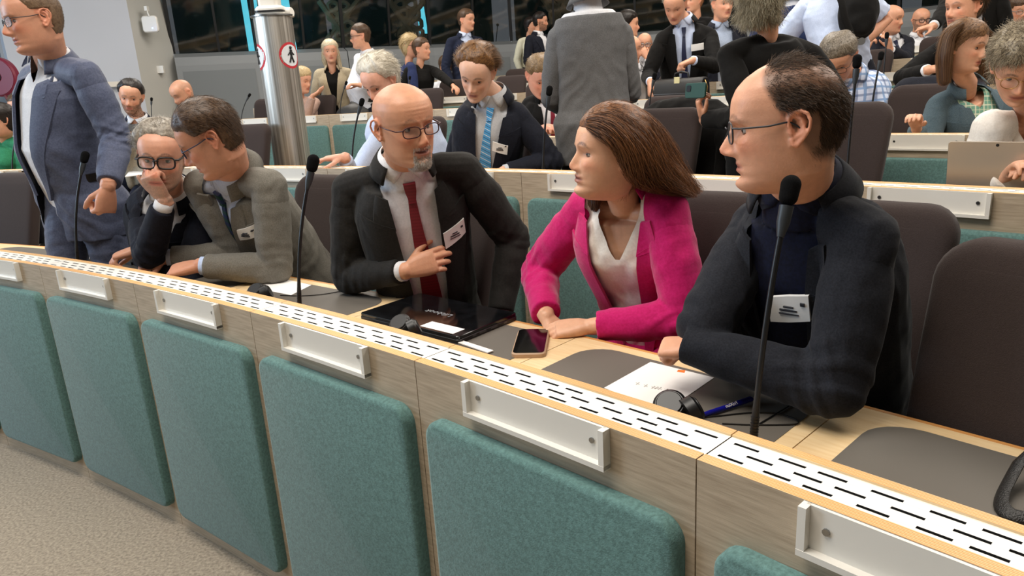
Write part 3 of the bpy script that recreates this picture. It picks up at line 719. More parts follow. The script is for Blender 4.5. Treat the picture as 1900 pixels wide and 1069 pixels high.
# ---------------- cloth patch laid on a surface
def patch(name,bv,fr,rows,nx,off,th,m,parent,depth=.5,mats=None,fallback=None):
    """rows: [((x0,z0),(x1,z1)),...] in torso space; rays run from the front to the surface"""
    o,R,F,U=fr; top=[];last=None
    for (a,b) in rows:
        for j in range(nx+1):
            t=j/nx; x=a[0]+(b[0]-a[0])*t; z=a[1]+(b[1]-a[1])*t
            p=o+R*x+U*z+F*depth; h=bv.ray_cast(p,-F,1.2)
            if h[0] is not None:
                y=(h[0]-o).dot(F)
                last=y
            y=(last if last is not None else .12)
            top.append([x,y,z])
    n=len(rows); A=np.array(top).reshape(n,nx+1,3)
    # soften depth along the patch
    for _ in range(2):
        Y=A[:,:,1].copy()
        if n>2: Y[1:-1]=.25*A[:-2,:,1]+.5*A[1:-1,:,1]+.25*A[2:,:,1]
        A[:,:,1]=np.maximum(Y,A[:,:,1]-.002)
    o_=np.array(o);B=np.array([R[:],F[:],U[:]])
    up=o_+(A+np.array([0,off+th,0]))@B; dn=o_+(A+np.array([0,off-.006,0]))@B
    V=np.concatenate([up.reshape(-1,3),dn.reshape(-1,3)]); w=nx+1; K=n*w; Fc=[]
    for i in range(n-1):
        for j in range(nx):
            a=i*w+j; Fc.append((a,a+1,a+w+1,a+w)); Fc.append((K+a,K+a+w,K+a+w+1,K+a+1))
    for j in range(nx): Fc.append((j,K+j,K+j+1,j+1)); a=(n-1)*w+j; Fc.append((a,a+1,K+a+1,K+a))
    for i in range(n-1): a=i*w; Fc.append((a,a+w,K+a+w,K+a)); a=i*w+nx; Fc.append((a,K+a,K+a+w,a+w))
    ob=mesh_obj(name,V,Fc,m,parent,origin=parent['_o'] if '_o' in parent else (0,0,0))
    ob.data.set_sharp_from_angle(angle=math.radians(50)); return ob
def strands(roots,dirs,length,steps,rad,grav=(0,0,-1),g=.15,jit=.2,guard=None,seed=0,taper=.3):
    """thin three-sided strands; returns V,F"""
    r=np.random.default_rng(seed); n=len(roots); p=roots.copy(); d=dirs/np.linalg.norm(dirs,axis=1,keepdims=True)
    L=(length*(r.uniform(.75,1.15,n)))[:,None]/steps; pts=[p]; gv=np.array(grav)
    for k in range(steps):
        d=d+gv*g+r.normal(0,jit/steps,(n,3)); d/=np.linalg.norm(d,axis=1,keepdims=True)
        p=p+d*L
        if guard is not None: p=guard(p)
        pts.append(p)
    return ribbon(np.array(pts),rad,taper,r)
def ribbon(Pt,rad,taper,r):
    K,n,_=Pt.shape; d=np.gradient(Pt,axis=0); d/=np.maximum(np.linalg.norm(d,axis=2,keepdims=True),1e-9)
    a=r.normal(0,1,(n,3)); a=a[None]-d*(d*a[None]).sum(2,keepdims=True); a/=np.linalg.norm(a,axis=2,keepdims=True); b=np.cross(d,a)
    t=np.linspace(0,1,K)[:,None,None]; rr=rad*(1-(1-taper)*t)
    V=np.stack([Pt+rr*(a*math.cos(q)+b*math.sin(q)) for q in (0,2.094,4.189)],2) # K,n,3,3
    V=V.transpose(1,0,2,3).reshape(-1,3); base=(np.arange(n)*K*3)[:,None]; Fs=[]
    for k in range(K-1):
        for j in range(3):
            q=np.array([k*3+j,k*3+(j+1)%3,(k+1)*3+(j+1)%3,(k+1)*3+j]); Fs.append(base+q)
    return V,np.concatenate(Fs)
HL={ 'bob':([0,25,50,62,75,88,100,120,180],[.062,.058,.050,.030,.000,-.040,-.07,-.09,-.10]),'longear':([0,25,50,62,75,88,100,112,125,180],[.066,.064,.058,.050,.040,.030,.020,-.02,-.07,-.10]),
 # hairline height by angle from the front (degrees)
 'short':([0,25,50,62,75,88,100,120,180],[.072,.070,.060,.030,.000,-.020,-.030,-.060,-.072]),
 'high':([0,25,45,62,75,88,100,120,180],[.092,.090,.078,.040,.005,-.018,-.030,-.060,-.072]),
 'low':([0,25,50,62,75,88,100,120,180],[.060,.058,.050,.020,-.005,-.028,-.040,-.065,-.080]),
 'balding':([0,30,50,62,75,88,100,120,180],[.135,.125,.085,.050,.012,-.012,-.030,-.062,-.078]),
 'long':([0,25,50,62,75,88,100,120,180],[.066,.064,.050,.030,.000,-.040,-.07,-.09,-.10]),
 'fringe':([0,25,50,62,75,88,100,120,180],[.035,.036,.040,.020,-.010,-.040,-.07,-.09,-.10])}
def make_person(s):
    """s: specification; see the calls below"""
    vox=s.get('vox',.006); hs=s.get('hs',1.0); fem=s.get('fem',0)
    H=Vector(s['head']) ; A=head_M(s)*hs; Hn=np.array(H)
    def tr(p): return Vector(Hn+A@np.array(p))
    HF=Vector(A[:,1]).normalized(); HU=Vector(A[:,2]).normalized()
    ty=math.radians(s.get('tyaw',s.get('yaw',0))); lf=math.radians(s.get('lean',5)); ls=math.radians(s.get('side',0))
    F0=Vector((math.sin(ty),-math.cos(ty),0)); Rr=F0.cross(Vector((0,0,1)))
    U=(Vector((0,0,1))*math.cos(lf)*math.cos(ls)+F0*math.sin(lf)+Rr*math.sin(ls)).normalized()
    F=(F0-U*F0.dot(U)).normalized(); R=F.cross(U)
    bs=s.get('bs',1.0)*hs
    N=Vector(s['neck']) if 'neck' in s else H-HU*.125*hs-HF*.038*hs-U*.038*hs
    TL=s.get('tl',.53)*bs; Pv=N-U*TL
    if 'pelvis' in s:
        Pv=Vector(s['pelvis']); U=(N-Pv).normalized(); TL=(N-Pv).length; F=(F0-U*F0.dot(U)).normalized(); R=F.cross(U)
    fr=(Pv,R,F,U); floor=s['floor']; T=TL/.53
    sh=s.get('sh',.182 if not fem else .158)*bs
    ctr={}
    SR=Vector(s['sR']) if 'sR' in s else N+R*sh-U*.075*bs
    SL=Vector(s['sL']) if 'sL' in s else N-R*sh-U*.075*bs
    ua,fa=s.get('ua',.295)*bs,s.get('fa',.262)*bs
    arms=[]
    for side,S,wk,ek in ((1,SR,'wR','eR'),(-1,SL,'wL','eL')):
        Wp=Vector(s[wk]) if wk in s else S-U*.52*bs+F*.12+R*side*.05
        hint=Vector(s[ek]) if ek in s else S-Vector((0,0,.3))+R*side*.12-F*.05
        v=Wp-S; D=v.length
        if s.get(ek+'x'): E=hint
        else:
            if D>ua+fa-.004: Wp=S+v*((ua+fa-.004)/D); D=ua+fa-.004; v=Wp-S
            a=(ua*ua-fa*fa+D*D)/(2*D); h=math.sqrt(max(ua*ua-a*a,0)); u=v.normalized(); q=hint-S; q=(q-u*q.dot(u)).normalized(); E=S+u*a+q*h
        arms.append((side,S,E,Wp))
    org=Vector((Pv.x,Pv.y,floor))
    body=MB()
    # head
    G,zz,ph,cc=head_grid(s,*( (128,180) if vox<.004 else (70,90)))
    Gw=Hn+G@A.T; body.loft([[Vector(q) for q in row] for row in Gw])
    ear=s.get('ears',1)
    if ear:
        for sd in (-1,1): ear_mb(body,tr,sd,s.get('wide',1))
    nr=(.047 if fem else .056)*hs*s.get('neckw',1)
    nk=[tr((0,-.030,.0)),tr((0,-.022,-.06)),tr((0,-.020,-.10))*.5+(N+U*.04)*.5,N+U*.015,N-U*.05]
    body.capsule(nk,[nr*1.05,nr*1.0,nr*.98,nr*.98,nr*.85],24)
    # torso under the clothes
    belly=s.get('belly',0)
    def ring(z,w,d,yo=0,nn=2.4,m=28,xo=0):
        out=[]
        for j in range(m):
            a=2*pi*j/m; cx=math.cos(a);sy=math.sin(a); ex=2/nn
            out.append(Pv+U*z*T+R*(w*math.copysign(abs(cx)**ex,cx)+xo)*bs+F*((d*math.copysign(abs(sy)**ex,sy))+yo)*bs)
        return out
    slump=s.get('slump',.0)
    prof=[(-.16,.165,.105,0),(-.05,.172,.112,0),(.08,.155,.105+belly*.6,.01+belly*.5),(.18,.155,.105+belly,.012+belly*.7),(.30,.165,.108+belly*.4,.012+belly*.2),(.40,.168,.105,.008),(.46,.140,.085,-.002),(.50,.095,.066,-.01),(.53,.062,.055,-.012)]
    if fem: prof=[(-.16,.170,.11,0),(-.05,.168,.108,0),(.08,.132,.09,0),(.18,.125,.088,0),(.30,.142,.10,.015),(.37,.148,.108,.022),(.43,.140,.085,.005),(.48,.100,.062,-.005),(.52,.058,.048,-.01)]
    def tors(mb,g,zlo=-.2,zhi=.6,skirt=0):
        rs=[]
        zs=np.arange(zlo,min(prof[-1][0],zhi)+.001,.03)
        pz=[p[0] for p in prof]
        for z in zs:
            w=interp(z,pz,[p[1] for p in prof])+g; d=interp(z,pz,[p[2] for p in prof])+g; yo=interp(z,pz,[p[3] for p in prof])-slump*math.sin(pi*min(max(z/.53,0),1))
            if z<0: w+=skirt*min(1,-z/.08+.3); d+=skirt*min(1,-z/.08+.3)
            rs.append(ring(z,w,d,yo))
        mb.loft(rs)
    tors(body,-.014,-.12,.45)
    wr=(.024 if fem else .028)*bs
    thick=s.get('thick',1.0)
    for side,S,E,Wp in arms:
        inner=N+(S-N)*.25-U*.058*bs
        body.capsule([inner,S-U*.006],[.028*bs,.040*bs*thick],14)
        mid=S*.5+E*.5; m2=E*.6+Wp*.4
        body.capsule([S-U*.006,mid,E,m2,Wp],[.041*bs*thick,.043*bs*thick,.036*bs*thick,.036*bs*thick,wr],16)
        hd=s.get('hR' if side>0 else 'hL',{})
        d=Vector(hd['d']).normalized() if 'd' in hd else (Wp-E).normalized()
        n_=Vector(hd['n']) if 'n' in hd else Vector((0,0,-1))
        if not hd.get('skip'):
            hand_mb(body,Wp+d*.012,d,n_,side,hd.get('curl',.4),bs*(.93 if fem else 1.0)*hd.get('sc',1),hd.get('spread',.12),hd.get('thumb',.4),10 if vox<.005 else 8,hd.get('fc'),hd.get('point',False))
    # legs
    stand=s.get('stand',False); hipR=Pv+R*.09*bs-U*.02; hipL=Pv-R*.09*bs-U*.02; legs=[]
    FF=Vector((F.x,F.y,0)).normalized(); RR_=FF.cross(Vector((0,0,1)))
    for side,hp in ((1,hipR),(-1,hipL)):
        if stand:
            stp=s.get('step',0)*side; ft=Vector((hp.x,hp.y,floor+.07))+FF*(stp)+RR_*side*.02; kn=hp*.5+ft*.5+FF*(.03+max(stp,0)*.25)
        else:
            kn=hp+FF*.42*bs+RR_*side*.04; kn.z=floor+.50; ft=Vector((kn.x,kn.y,floor+.07))-FF*.03
        legs.append((hp,kn,ft))
        body.capsule([hp,hp*.5+kn*.5,kn,kn*.5+ft*.5,ft],[.075*bs,.07*bs,.05*bs,.048*bs,.035*bs],14)
    V,Fq=remesh(body,vox,1 if vox<.004 else 1)
    # colour of the skin by place on the head
    Lc=(V-Hn)@np.linalg.inv(A).T; x,y,z=Lc.T; ax=np.abs(x)
    base=np.array(hexc(s.get('skin','#c68d6e'))); colr=np.tile(base,(len(V),1))
    hd_=(z>-.14)&(z<.14)&(ax<.1)&(y>-.13)&(y<.14)
    def tint(mask,c,amt):
        nonlocal colr
        a=(mask*amt)[:,None]; colr=colr*(1-a)+np.array(c)*a
    red=base*np.array([1.02,.70,.62]); fr_=(y>.03)&hd_
    tint(fr_*gs(ax-.042,.018)*gs(z+.03,.018),red,.55*s.get('ruddy',1)); tint(fr_*gs(ax,.014)*gs(z+.04,.013)*(y>.09),red,.6*s.get('ruddy',1))
    earm=hd_&(ax>.074*s.get('wide',1))&(y<.01)&(z<.04)&(z>-.045); tint(earm*1.0,red,.5)
    lipc=np.array(hexc(s.get('lipc','#a85a50'))); mw=s.get('mouthw',.0245); zm=-.0685+s.get('smile',0)*(ax/.025)**2*.006
    lm=fr_*np.exp(-(ax/mw)**6)*np.exp(-((z-zm)/(.0095*(.8+.2*s.get('lip',1))))**4); tint(lm,lipc,.85)
    tint(fr_*np.exp(-(ax/(mw*.95))**6)*gs(z-zm,.0016+.003*s.get('open',0)),lipc*.25,.9)
    tint(fr_*gs(ax-.031,.016)*gs(z+.003,.010),red*.85,.22)
    bc=s.get('brow')
    if bc:
        zb=.0215+.006*np.exp(-((ax-.030)/.014)**2)-.004*(ax>.045)
        nb=.6+.4*fnoise(Lc,420,3,(1,.3,.6)); tint(fr_*np.exp(-((ax-.030)/.0175)**4)*np.exp(-((z-zb)/.0046)**4)*np.clip(nb+.15,0,1),hexc(bc),min(1,s.get('browa',.85)+.1))
    bd=s.get('beard')
    if bd:
        st=s.get('bstyle','full'); nb=np.clip(.75+.5*fnoise(Lc,380,5),0,1)
        low=np.clip((-.045-z+.45*np.clip(ax-.03,0,1))/.01,0,1)*(y>-.02)*np.clip((-z-.03)/.01,0,1)
        if st=='full': side_=(ax>.05)*(z<.0)*(z>-.13)*(y>-.015)*(y<.04); mk=np.maximum(low*hd_,side_*hd_)
        elif st=='goatee': mk=hd_*(y>.04)*np.exp(-(ax/.028)**6)*np.clip((-.052-z)/.006,0,1)
        else: mk=hd_*(y>.04)*np.exp(-(ax/.03)**6)*np.exp(-((z+.057)/.0075)**4)
        mk=mk*(1-np.clip(lm*1.3,0,1)); tint(mk*nb,hexc(bd),s.get('ba',.8))
    if s.get('scalp'):
        an=np.degrees(np.arctan2(ax,y+.012)); hl=interp(an,*HL[s.get('scalpline','high')]); tint(hd_*(ax<.076*s.get('wide',1))*np.clip((z-hl)/.015,0,1),hexc(s['scalp']),s.get('scalpa',.35))
    mats_=[SKIN]
    nb0=len(V)
    ex=MB()
    eyes=[]
    for sd in (-1,1):   # eyelids follow the eyeball
        i0=np.argmin((G[:,:,0]-sd*.031)**2+(G[:,:,2]-.0)**2+np.where(cc<0,1,0)); ey=G.reshape(-1,3)[i0]
        c=np.array([sd*.031,ey[1]-.0085,0.0]); eyes.append(c); rl=.0133
        look=s.get('lid',1.0)
        for e0,e1 in ((14*look,85),(-24,-80)):
            rows=[]
            for a in range(7):
                el=math.radians(e0+(e1-e0)*a/6); rw=[]
                for b in range(13):
                    az=math.radians(-80+160*b/12); f=math.cos(az)**.5; el2=el*f if a<1 else el
                    rw.append(tr(c+np.array([math.sin(az)*math.cos(el2),math.cos(az)*math.cos(el2),math.sin(el2)])*(rl+(.0007 if a==0 else 0))))
                rows.append(rw)
            ex.loft(rows,cap=False,closed=False)
    Vx=np.array([tuple(p) for p in ex.v]); Fx=np.array(ex.f)+nb0
    Vall=np.concatenate([V,Vx]); colx=np.tile(base*np.array([.97,.84,.80]),(len(Vx),1)); lash=(np.arange(len(Vx))%91)<13; colx[lash]=np.array(hexc('#2a1a12')) if s.get('eyes',True) else colx[lash]; call=np.concatenate([colr,colx])
    Bo=mesh_obj('person',Vall,np.concatenate([Fq,Fx]),mats_,None,col=call,origin=org)
    tag(Bo,s['label'],'person'); Bo['_o']=tuple(org)
    def part(name,mb_or_VF,m,parent=None,**k):
        if isinstance(mb_or_VF,MB): V_=np.array([tuple(p) for p in mb_or_VF.v]); F_=mb_or_VF.f; mi=mb_or_VF.mi
        else: V_,F_=mb_or_VF; mi=k.pop('mi',None)
        o=mesh_obj(name,V_,F_,m,parent or Bo,mi=mi,origin=org,**k); return o
    # eyes
    if s.get('eyes',True):
        gz=Vector(s.get('gaze',(0,1,0))).normalized()
        for c in eyes:
            mb=MB(); mb.sphere(tr(c),.0122*hs,16,12,0); g=np.array(gz); mb.sphere(tr(c+g*.0063),.0071*hs,14,9,1); mb.sphere(tr(c+g*.0116),.0024*hs,10,7,2)
            part('eye',mb,[mat('eye_white','#a89c90',.4),mat('iris_'+s.get('iris','brown'),{'brown':'#3a2415','blue':'#55707f','green':'#5a6148'}[s.get('iris','brown')],.15),mat('pupil','#060505',.1)])
    # ---------- trousers
    if s.get('trousers'):
        mb=MB(); g=.016
        rs=[ring(z,w_,d_,0) for z,w_,d_ in ((.06,.158+g,.105+g),(.0,.176+g,.118+g),(-.10,.182+g,.125+g),(-.15,.17,.11))] if not s.get('jacket') else [ring(z,w_,d_,0) for z,w_,d_ in ((.06,.150,.100),(.0,.165,.108),(-.10,.170,.112),(-.15,.16,.10))]; mb.loft(rs)
        for hp,kn,ft in legs:
            mb.capsule([hp+(kn-hp)*.05,hp*.5+kn*.5,kn],[.096*bs,.088*bs,.070*bs],18); mb.capsule([kn,kn*.5+ft*.5,ft+Vector((0,0,.02))],[.070*bs,.064*bs,.056*bs],16)
        Vt,Ft=remesh(mb,.009 if vox<.004 else .014,2); Nn=vnormals(Vt,Ft)
        w_=fnoise(Vt,16,9,(1,1,1.6))+.6*fnoise(Vt,34,4,(.8,.8,2)); Vt=Vt+Nn*(w_*.0045)[:,None]
        part('trousers',(Vt,Ft),s['trousers'])
        for hp,kn,ft in legs:
            mb=MB(); c=Vector((ft.x,ft.y,floor)); 
            rs=[]
            for a,hw,hh in ((-.09,.028,.05),(-.06,.038,.075),(0,.042,.08),(.08,.045,.055),(.14,.043,.04),(.175,.025,.025)):
                rs.append([c+FF*a+RR_*hw*math.cos(2*pi*j/12)+Vector((0,0,.002+hh*max(0,(math.sin(2*pi*j/12)+1)/2))) for j in range(12)])
            mb.loft(rs); part('shoe',mb,mat('black_shoe','#17120f',.35))
        if s.get('belt'):
            mb=MB(); rs=[ring(z,.182,.128,belly*.25+.004) for z in (.055,.09)]; mb.loft(rs,cap=False); part('belt',mb,mat('belt_leather','#15120f',.4))
    # ---------- shirt / top
    def sleeve(mb,arm,g0,upto,rr=(1,1,1,1,1),end=None):
        side,S,E,Wp=arm; tt=upto
        mid=S*.5+E*.5; Wq=E+(Wp-E)*tt; m2=E*.55+Wq*.45
        mb.capsule([S+(E-S)*.03,S*.7+E*.3,mid,E],[.036*bs*thick+g0,.046*bs*thick+g0,.046*bs*thick+g0*1.0,.040*bs*thick+g0*.95],20)
        mb.tube([E-(Wq-E).normalized()*.02,E,m2,Wq],[.034*bs+g0*.8,.040*bs*thick+g0*.95,.038*bs*thick+g0*.8,.031*bs+g0*.62],20)
    def yoke(mb,g0):
        for side,S,E,Wp in arms: mb.capsule([N+(S-N)*.22-U*.030*bs,N+(S-N)*.6-U*.012*bs,S],[.040*bs+g0*.6,.043*bs+g0*.8,.0445*bs*thick+g0],16); mb.capsule([S,S*.86+E*.14,S*.70+E*.30],[.0435*bs*thick+g0,.0455*bs*thick+g0,.041*bs*thick+g0],16)
    def short(mb,arm,g0,f):
        side,S,E,Wp=arm; q=S+(E-S)*f
        mb.tube([S-(E-S)*.05,S,q],[.05*bs+g0,.052*bs*thick+g0,.052*bs*thick+g0*1.3],20)
    shirt=s.get('shirt'); jacket=s.get('jacket'); bv_s=None
    nax=(U*.75+(tr((0,-.02,-.06))-N).normalized()*.25).normalized()
    def fold(V,F_,amp,seed,torso=False):
        Nn=vnormals(V,F_); d=np.zeros(len(V))
        for side,S,E,Wp in ([] if torso else arms):
            S_,E_,W_=np.array(S),np.array(E),np.array(Wp)
            for a,b,cen in ((S_,E_,1),(E_,W_,0)):
                ax_=b-a; L=np.linalg.norm(ax_); ax_/=L; rel=V-a; t=rel@ax_; rad=np.linalg.norm(rel-t[:,None]*ax_,axis=1)
                m=np.clip((.13*bs-rad)/.04,0,1)*np.clip((t+.02)/.03,0,1)*np.clip((L+.03-t)/.03,0,1)
                q=rel-t[:,None]*ax_; tilt=(q@np.array(U))*1.0+(q@np.array(R))*side*.6
                wob=fnoise(V,8,seed+cen)*.030+fnoise(V,19,seed+cen+5)*.010+tilt*(.55 if cen else -.45)
                e_=np.abs((t if cen==0 else L-t)); near=.12+np.exp(-(e_/.09)**2)*1.0
                w=np.sin((t+wob)*2*pi/(.055 if cen else .048)); w=np.sign(w)*np.abs(w)**.8
                md=.5+.5*fnoise(V,9,seed+7); d+=m*near*md*(np.clip(w,-.4,1))*.0046*amp
        loc=(V-np.array(Pv)); tz=loc@np.array(U); tx=loc@np.array(R)
        n1=fnoise(V,7,seed+3,(1,1,1))*.05
        if torso: d+=amp*.0030*np.clip(np.sin((tz*.8+np.abs(tx)*1.1+n1)*2*pi/.10),-.3,1)*np.clip((.30-tz)/.1,0,1)
        d+=amp*.0035*fnoise(V,14,seed+1)+amp*.0018*fnoise(V,33,seed+2)
        return V+Nn*d[:,None]
    def armdist(V,fore=False):
        o_=np.full(len(V),9.)
        for side,S,E,Wp in arms:
            for a,b in (((S*.35+E*.65,E),(E,Wp),(Wp,Wp+(Wp-E)*.45)) if fore else ((S,E),(E,Wp))):
                a_=np.array(a);b_=np.array(b);t=np.clip(((V-a_)@(b_-a_))/((b_-a_)@(b_-a_)),0,1); o_=np.minimum(o_,np.linalg.norm(V-a_-t[:,None]*(b_-a_),axis=1))
        return o_
    cutV=s.get('V',(.02,.078,.10))    # half width at button, at neck, button height
    if shirt:
        mb=MB(); g=.002 if jacket else .014
        tors(mb,g,-.12,.50)
        if s.get('collar'): mb.tube([N-U*.06*bs,N-U*.01*bs,N+nax*s.get('shn',.022)*bs],[nr*1.35,nr*1.22,nr*1.10],24)
        sl=s.get('sleeve','long')
        yoke(mb,.002 if jacket else .010)
        Vs,Fs=remesh(mb,.005 if vox<.004 else max(.008,vox),2)
        mb=MB()
        if not jacket:
            for a in arms:
                if sl=='long': sleeve(mb,a,.016,.94)
                elif sl=='short': short(mb,a,.018,s.get('slf',.7))
        Vs=fold(Vs,Fs,s.get('sfold',.5 if jacket else .9),11,True)
        if mb.v: Va,Fa=remesh(mb,.005 if vox<.004 else max(.008,vox),2); Va=fold(Va,Fa,s.get('sfold',.9),11)
        # neckline opening
        nl=s.get('neckline')
        bv_s=BVHTree.FromPolygons(Vs.tolist(),Fs.tolist())
        if nl:
            l=(Vs-np.array(Pv)); tx=l@np.array(R); tz=(l@np.array(U))/T; tyy=l@np.array(F)
            dep,wid=nl; hwv=wid*np.clip((tz-(.50-dep))/dep,0,1)**.8
            dl=np.abs(tx)-hwv; near_=(np.abs(dl)<(.0042 if vox<.004 else .006))&(tyy>0)&(tz>.503-dep)
            Vs=Vs-np.where(near_,np.sign(tx)*dl,0)[:,None]*np.array(R)
            hole=((near_|(dl<0))&(tyy>0)&(tz>.50-dep))|((tz>.47)&(np.hypot(tx,tyy)<.07))
            keep=~hole[Fs].all(1); Fs2=Fs[keep]
        else: Fs2=Fs
        if mb.v: Fs2=np.concatenate([Fs2,Fa+len(Vs)]); Vs=np.concatenate([Vs,Va])
        part('shirt' if not s.get('topname') else s['topname'],(Vs,Fs2),shirt)
    def band(name,m,r0,z0,r1,z1,tmax,parent=Bo,th=.0035,front=None,axis=None,steps=40,ysc=1.0,tlow=None):
        AX=axis or U; ctrn=N; rows=[]
        fz=(HF-AX*HF.dot(AX)).normalized() if s.get('collar_head') else F; rz=fz.cross(AX)
        V_=[]
        for j in range(steps+1):
            def dq(tm):
                th_=math.radians(-tm+2*tm*j/steps); return (-fz*math.cos(th_)*ysc+rz*math.sin(th_)),abs(th_)/pi
            tl_=tlow or tmax
            (d0,q),(d1,qm),(d2,qt)=dq(tl_),dq((tl_+tmax)/2),dq(tmax)
            for (dr,r,z) in ((d0,r0(q),z0(q)),(d1,(r0(qm)+r1(qm))/2+.002,(z0(qm)+z1(qm))/2),(d2,r1(qt),z1(qt))): V_.append(ctrn+(dr*r+AX*z)*bs)
            for (dr,r,z) in ((d2,r1(qt)-th,z1(qt)),(d1,(r0(qm)+r1(qm))/2+.002-th,(z0(qm)+z1(qm))/2),(d0,r0(q)-th,z0(q))): V_.append(ctrn+(dr*r+AX*z)*bs)
        mb=MB(); mb.loft([V_[i*6:i*6+6] for i in range(steps+1)]); return part(name,mb,m)
    if s.get('collar'):
        nn_=nr/bs
        band('shirt_collar',s['collar'],lambda q:nn_+.024+.004*q,lambda q:.020-.050*q**2.2-.024*np.clip((q-.70)/.15,0,1),lambda q:nn_+.006,lambda q:.052-.030*q**2,s.get('colt',178),axis=nax,tlow=s.get('coll',150))
    # ---------- jacket
    if jacket:
        mb=MB(); g=.020; gj=s.get('gj',.0)
        tors(mb,g+gj,s.get('jlow',-.18),.485,skirt=.022)
        yoke(mb,.018+gj)
        vj=.0052 if vox<.004 else max(.0085,vox*1.1)
        Vj,Fj=remesh(mb,vj,2); Vj=fold(Vj,Fj,s.get('fold_amp',1.0),int(s.get('seed',1))*3,True)
        mb=MB()
        for a in arms: sleeve(mb,a,.021+gj,s.get('jslv',.93))
        Va,Fa=remesh(mb,vj,2); Va=fold(Va,Fa,s.get('fold_amp',1.0),int(s.get('seed',1))*3)
        bv=BVHTree.FromPolygons(Vj.tolist(),Fj.tolist()); bvf=BVHTree.FromPolygons(np.concatenate([Vj,Va]).tolist(),np.concatenate([Fj,Fa+len(Vj)]).tolist())
        l=(Vj-np.array(Pv)); tx=l@np.array(R); tz=(l@np.array(U))/T; tyy=l@np.array(F)
        hb,hn,zb=cutV; low=s.get('Vlow',hb)
        hwv=np.where(tz>zb,hb+(hn-hb)*np.clip((tz-zb)/(.47-zb),0,1),hb+(low-hb)*np.clip((zb-tz)/.25,0,1))
        hwv=hwv*bs; xo=s.get('Vx',0)
        dl=np.abs(tx-xo)-hwv; near_=(np.abs(dl)<vj*.75)&(tyy>0)&(hwv>.002)   # a clean cut edge
        Vj=Vj-np.where(near_,np.sign(tx-xo)*dl,0)[:,None]*np.array(R); hole=np.where(near_,True,(dl<0)&(tyy>0))
        keep=~hole[Fj].all(1)
        part('jacket' if not s.get('jname') else s['jname'],(np.concatenate([Vj,Va]),np.concatenate([Fj[keep],Fa+len(Vj)])),jacket)
        jl=s.get('lapelm',jacket)
        # lapels
        if s.get('lapel',True):
            zt=.455; lw=s.get('lapw',.085)
            for sd in (-1,1):
                rows=[]; 
                for j in range(12):
                    t=j/11; z=zb+(zt-.055-zb)*t; hi=hb+(hn-hb)*np.clip((z-zb)/(.47-zb),0,1)
                    wd_=lw*(min(1,t*1.15)**.85)
                    rows.append(((xo+sd*(hi-.012)*bs,z*T),(xo+sd*(hi+wd_)*bs,(z+.03*t*(1))*T)))
                if sd<0: rows=[(b,a) for a,b in rows]
                patch('lapel',bv,fr,rows,5,.0035,.0065,jl,Bo)
                rows=[]
                for j in range(6):
                    t=j/5; z=zt-.062+.075*t; hi=hb+(hn-hb)*np.clip((z-zb)/(.47-zb),0,1); rows.append(((xo+sd*(hi-.014)*bs,z*T),(xo+sd*(hi+.050-.030*t**1.5)*bs,(z+.012)*T)))
                if sd<0: rows=[(b,a) for a,b in rows]
                patch('collar_leaf',bv,fr,rows,4,.0045,.004,jl,Bo)
        if s.get('jcollar',True):
            nn_=nr/bs
            band('jacket_collar',jl,lambda q:nn_+.048+.004*q,lambda q:-.004-.045*q**1.5,lambda q:nn_+.017+.006*q,lambda q:.046-.05*q**1.6,s.get('jct',135),th=.005,axis=nax)
        for bd_ in s.get('badges',[]):
            if bd_[0]=='px':
                h=bvf.ray_cast(Vector((0,0,HC)),ray(bd_[1],bd_[2]).normalized())
                if h[0] is None: continue
                q_=h[0]-Pv; bx,bz,bw,bh=q_.dot(R),q_.dot(U),bd_[3],bd_[4]
            else: bx,bz,bw,bh=bd_
            o=patch('name_badge',bv,fr,[((bx-bw/2+sh_*.0,bz+bh*(i/3-.5)+s.get('btilt',0)*-bw/2),(bx+bw/2,bz+bh*(i/3-.5)+s.get('btilt',0)*bw/2)) for i,sh_ in ((3,0),(2,0),(1,0),(0,0))],4,.013,.0012,mat('badge_white','#e9e7e3',.45),Bo)
            o['label']='white name badge with fine dark print'
            if vox<.006: badge_print(o,bv,fr,bx,bz,bw,bh,s,Bo)
        for (bx,bz,bw) in s.get('flaps',[]):
            patch('pocket_flap',bv,fr,[((bx-bw/2,bz+.022),(bx+bw/2,bz+.022+.004)),((bx-bw/2,bz-.022),(bx+bw/2,bz-.022+.004))],5,.002,.003,jl,Bo)
        for (bx,bz) in s.get('buttons',[]):
            p=Pv+R*bx+U*bz+F*.5; h=bv.ray_cast(p,-F,1.2)
            if h[0] is not None: mb=MB(); mb.tube([h[0],h[0]+F*.005],[.009,.008],12); part('button',mb,BLACKP)
    # cuffs
    if s.get('cuff'):
        for side,S,E,Wp in arms:
            if s.get('nocuff',0)==side: continue
            u=(Wp-E).normalized(); mb=MB(); mb.tube([Wp-u*.055,Wp-u*.002],[.034*bs,.0325*bs],20); part('shirt_cuff',mb,s['cuff'])
    # tie
    if s.get('tie') and bv_s is not None:
        tx0=s.get('tiex',0); tb=s.get('tieb',.0); tw=s.get('tiew',.036); rows=[]
        kz=s.get('kz',.502)
        for z,w_ in ((kz,.021),(kz-.022,.019),(kz-.045,.0125),(kz-.05,.0125)): rows.append(((tx0*.1-w_,z*T),(tx0*.1+w_,z*T)))
        patch('tie_knot',bv_s,fr,rows,4,.010,.008,s['tie'],Bo)
        rows=[]
        for j in range(18):
            t=j/17; z=(kz-.045)+(tb-kz+.045)*t; w_=.0135+(tw-.0135)*min(1,t*1.4); x_=tx0*(.1+.9*t)+.003*math.sin(t*9); rows.append(((x_-w_,z*T),(x_+w_,z*T)))
        patch('tie',bv_s,fr,rows,6,.0045,.005,s['tie'],Bo)
    # ---------- hair
    hr=s.get('hair')
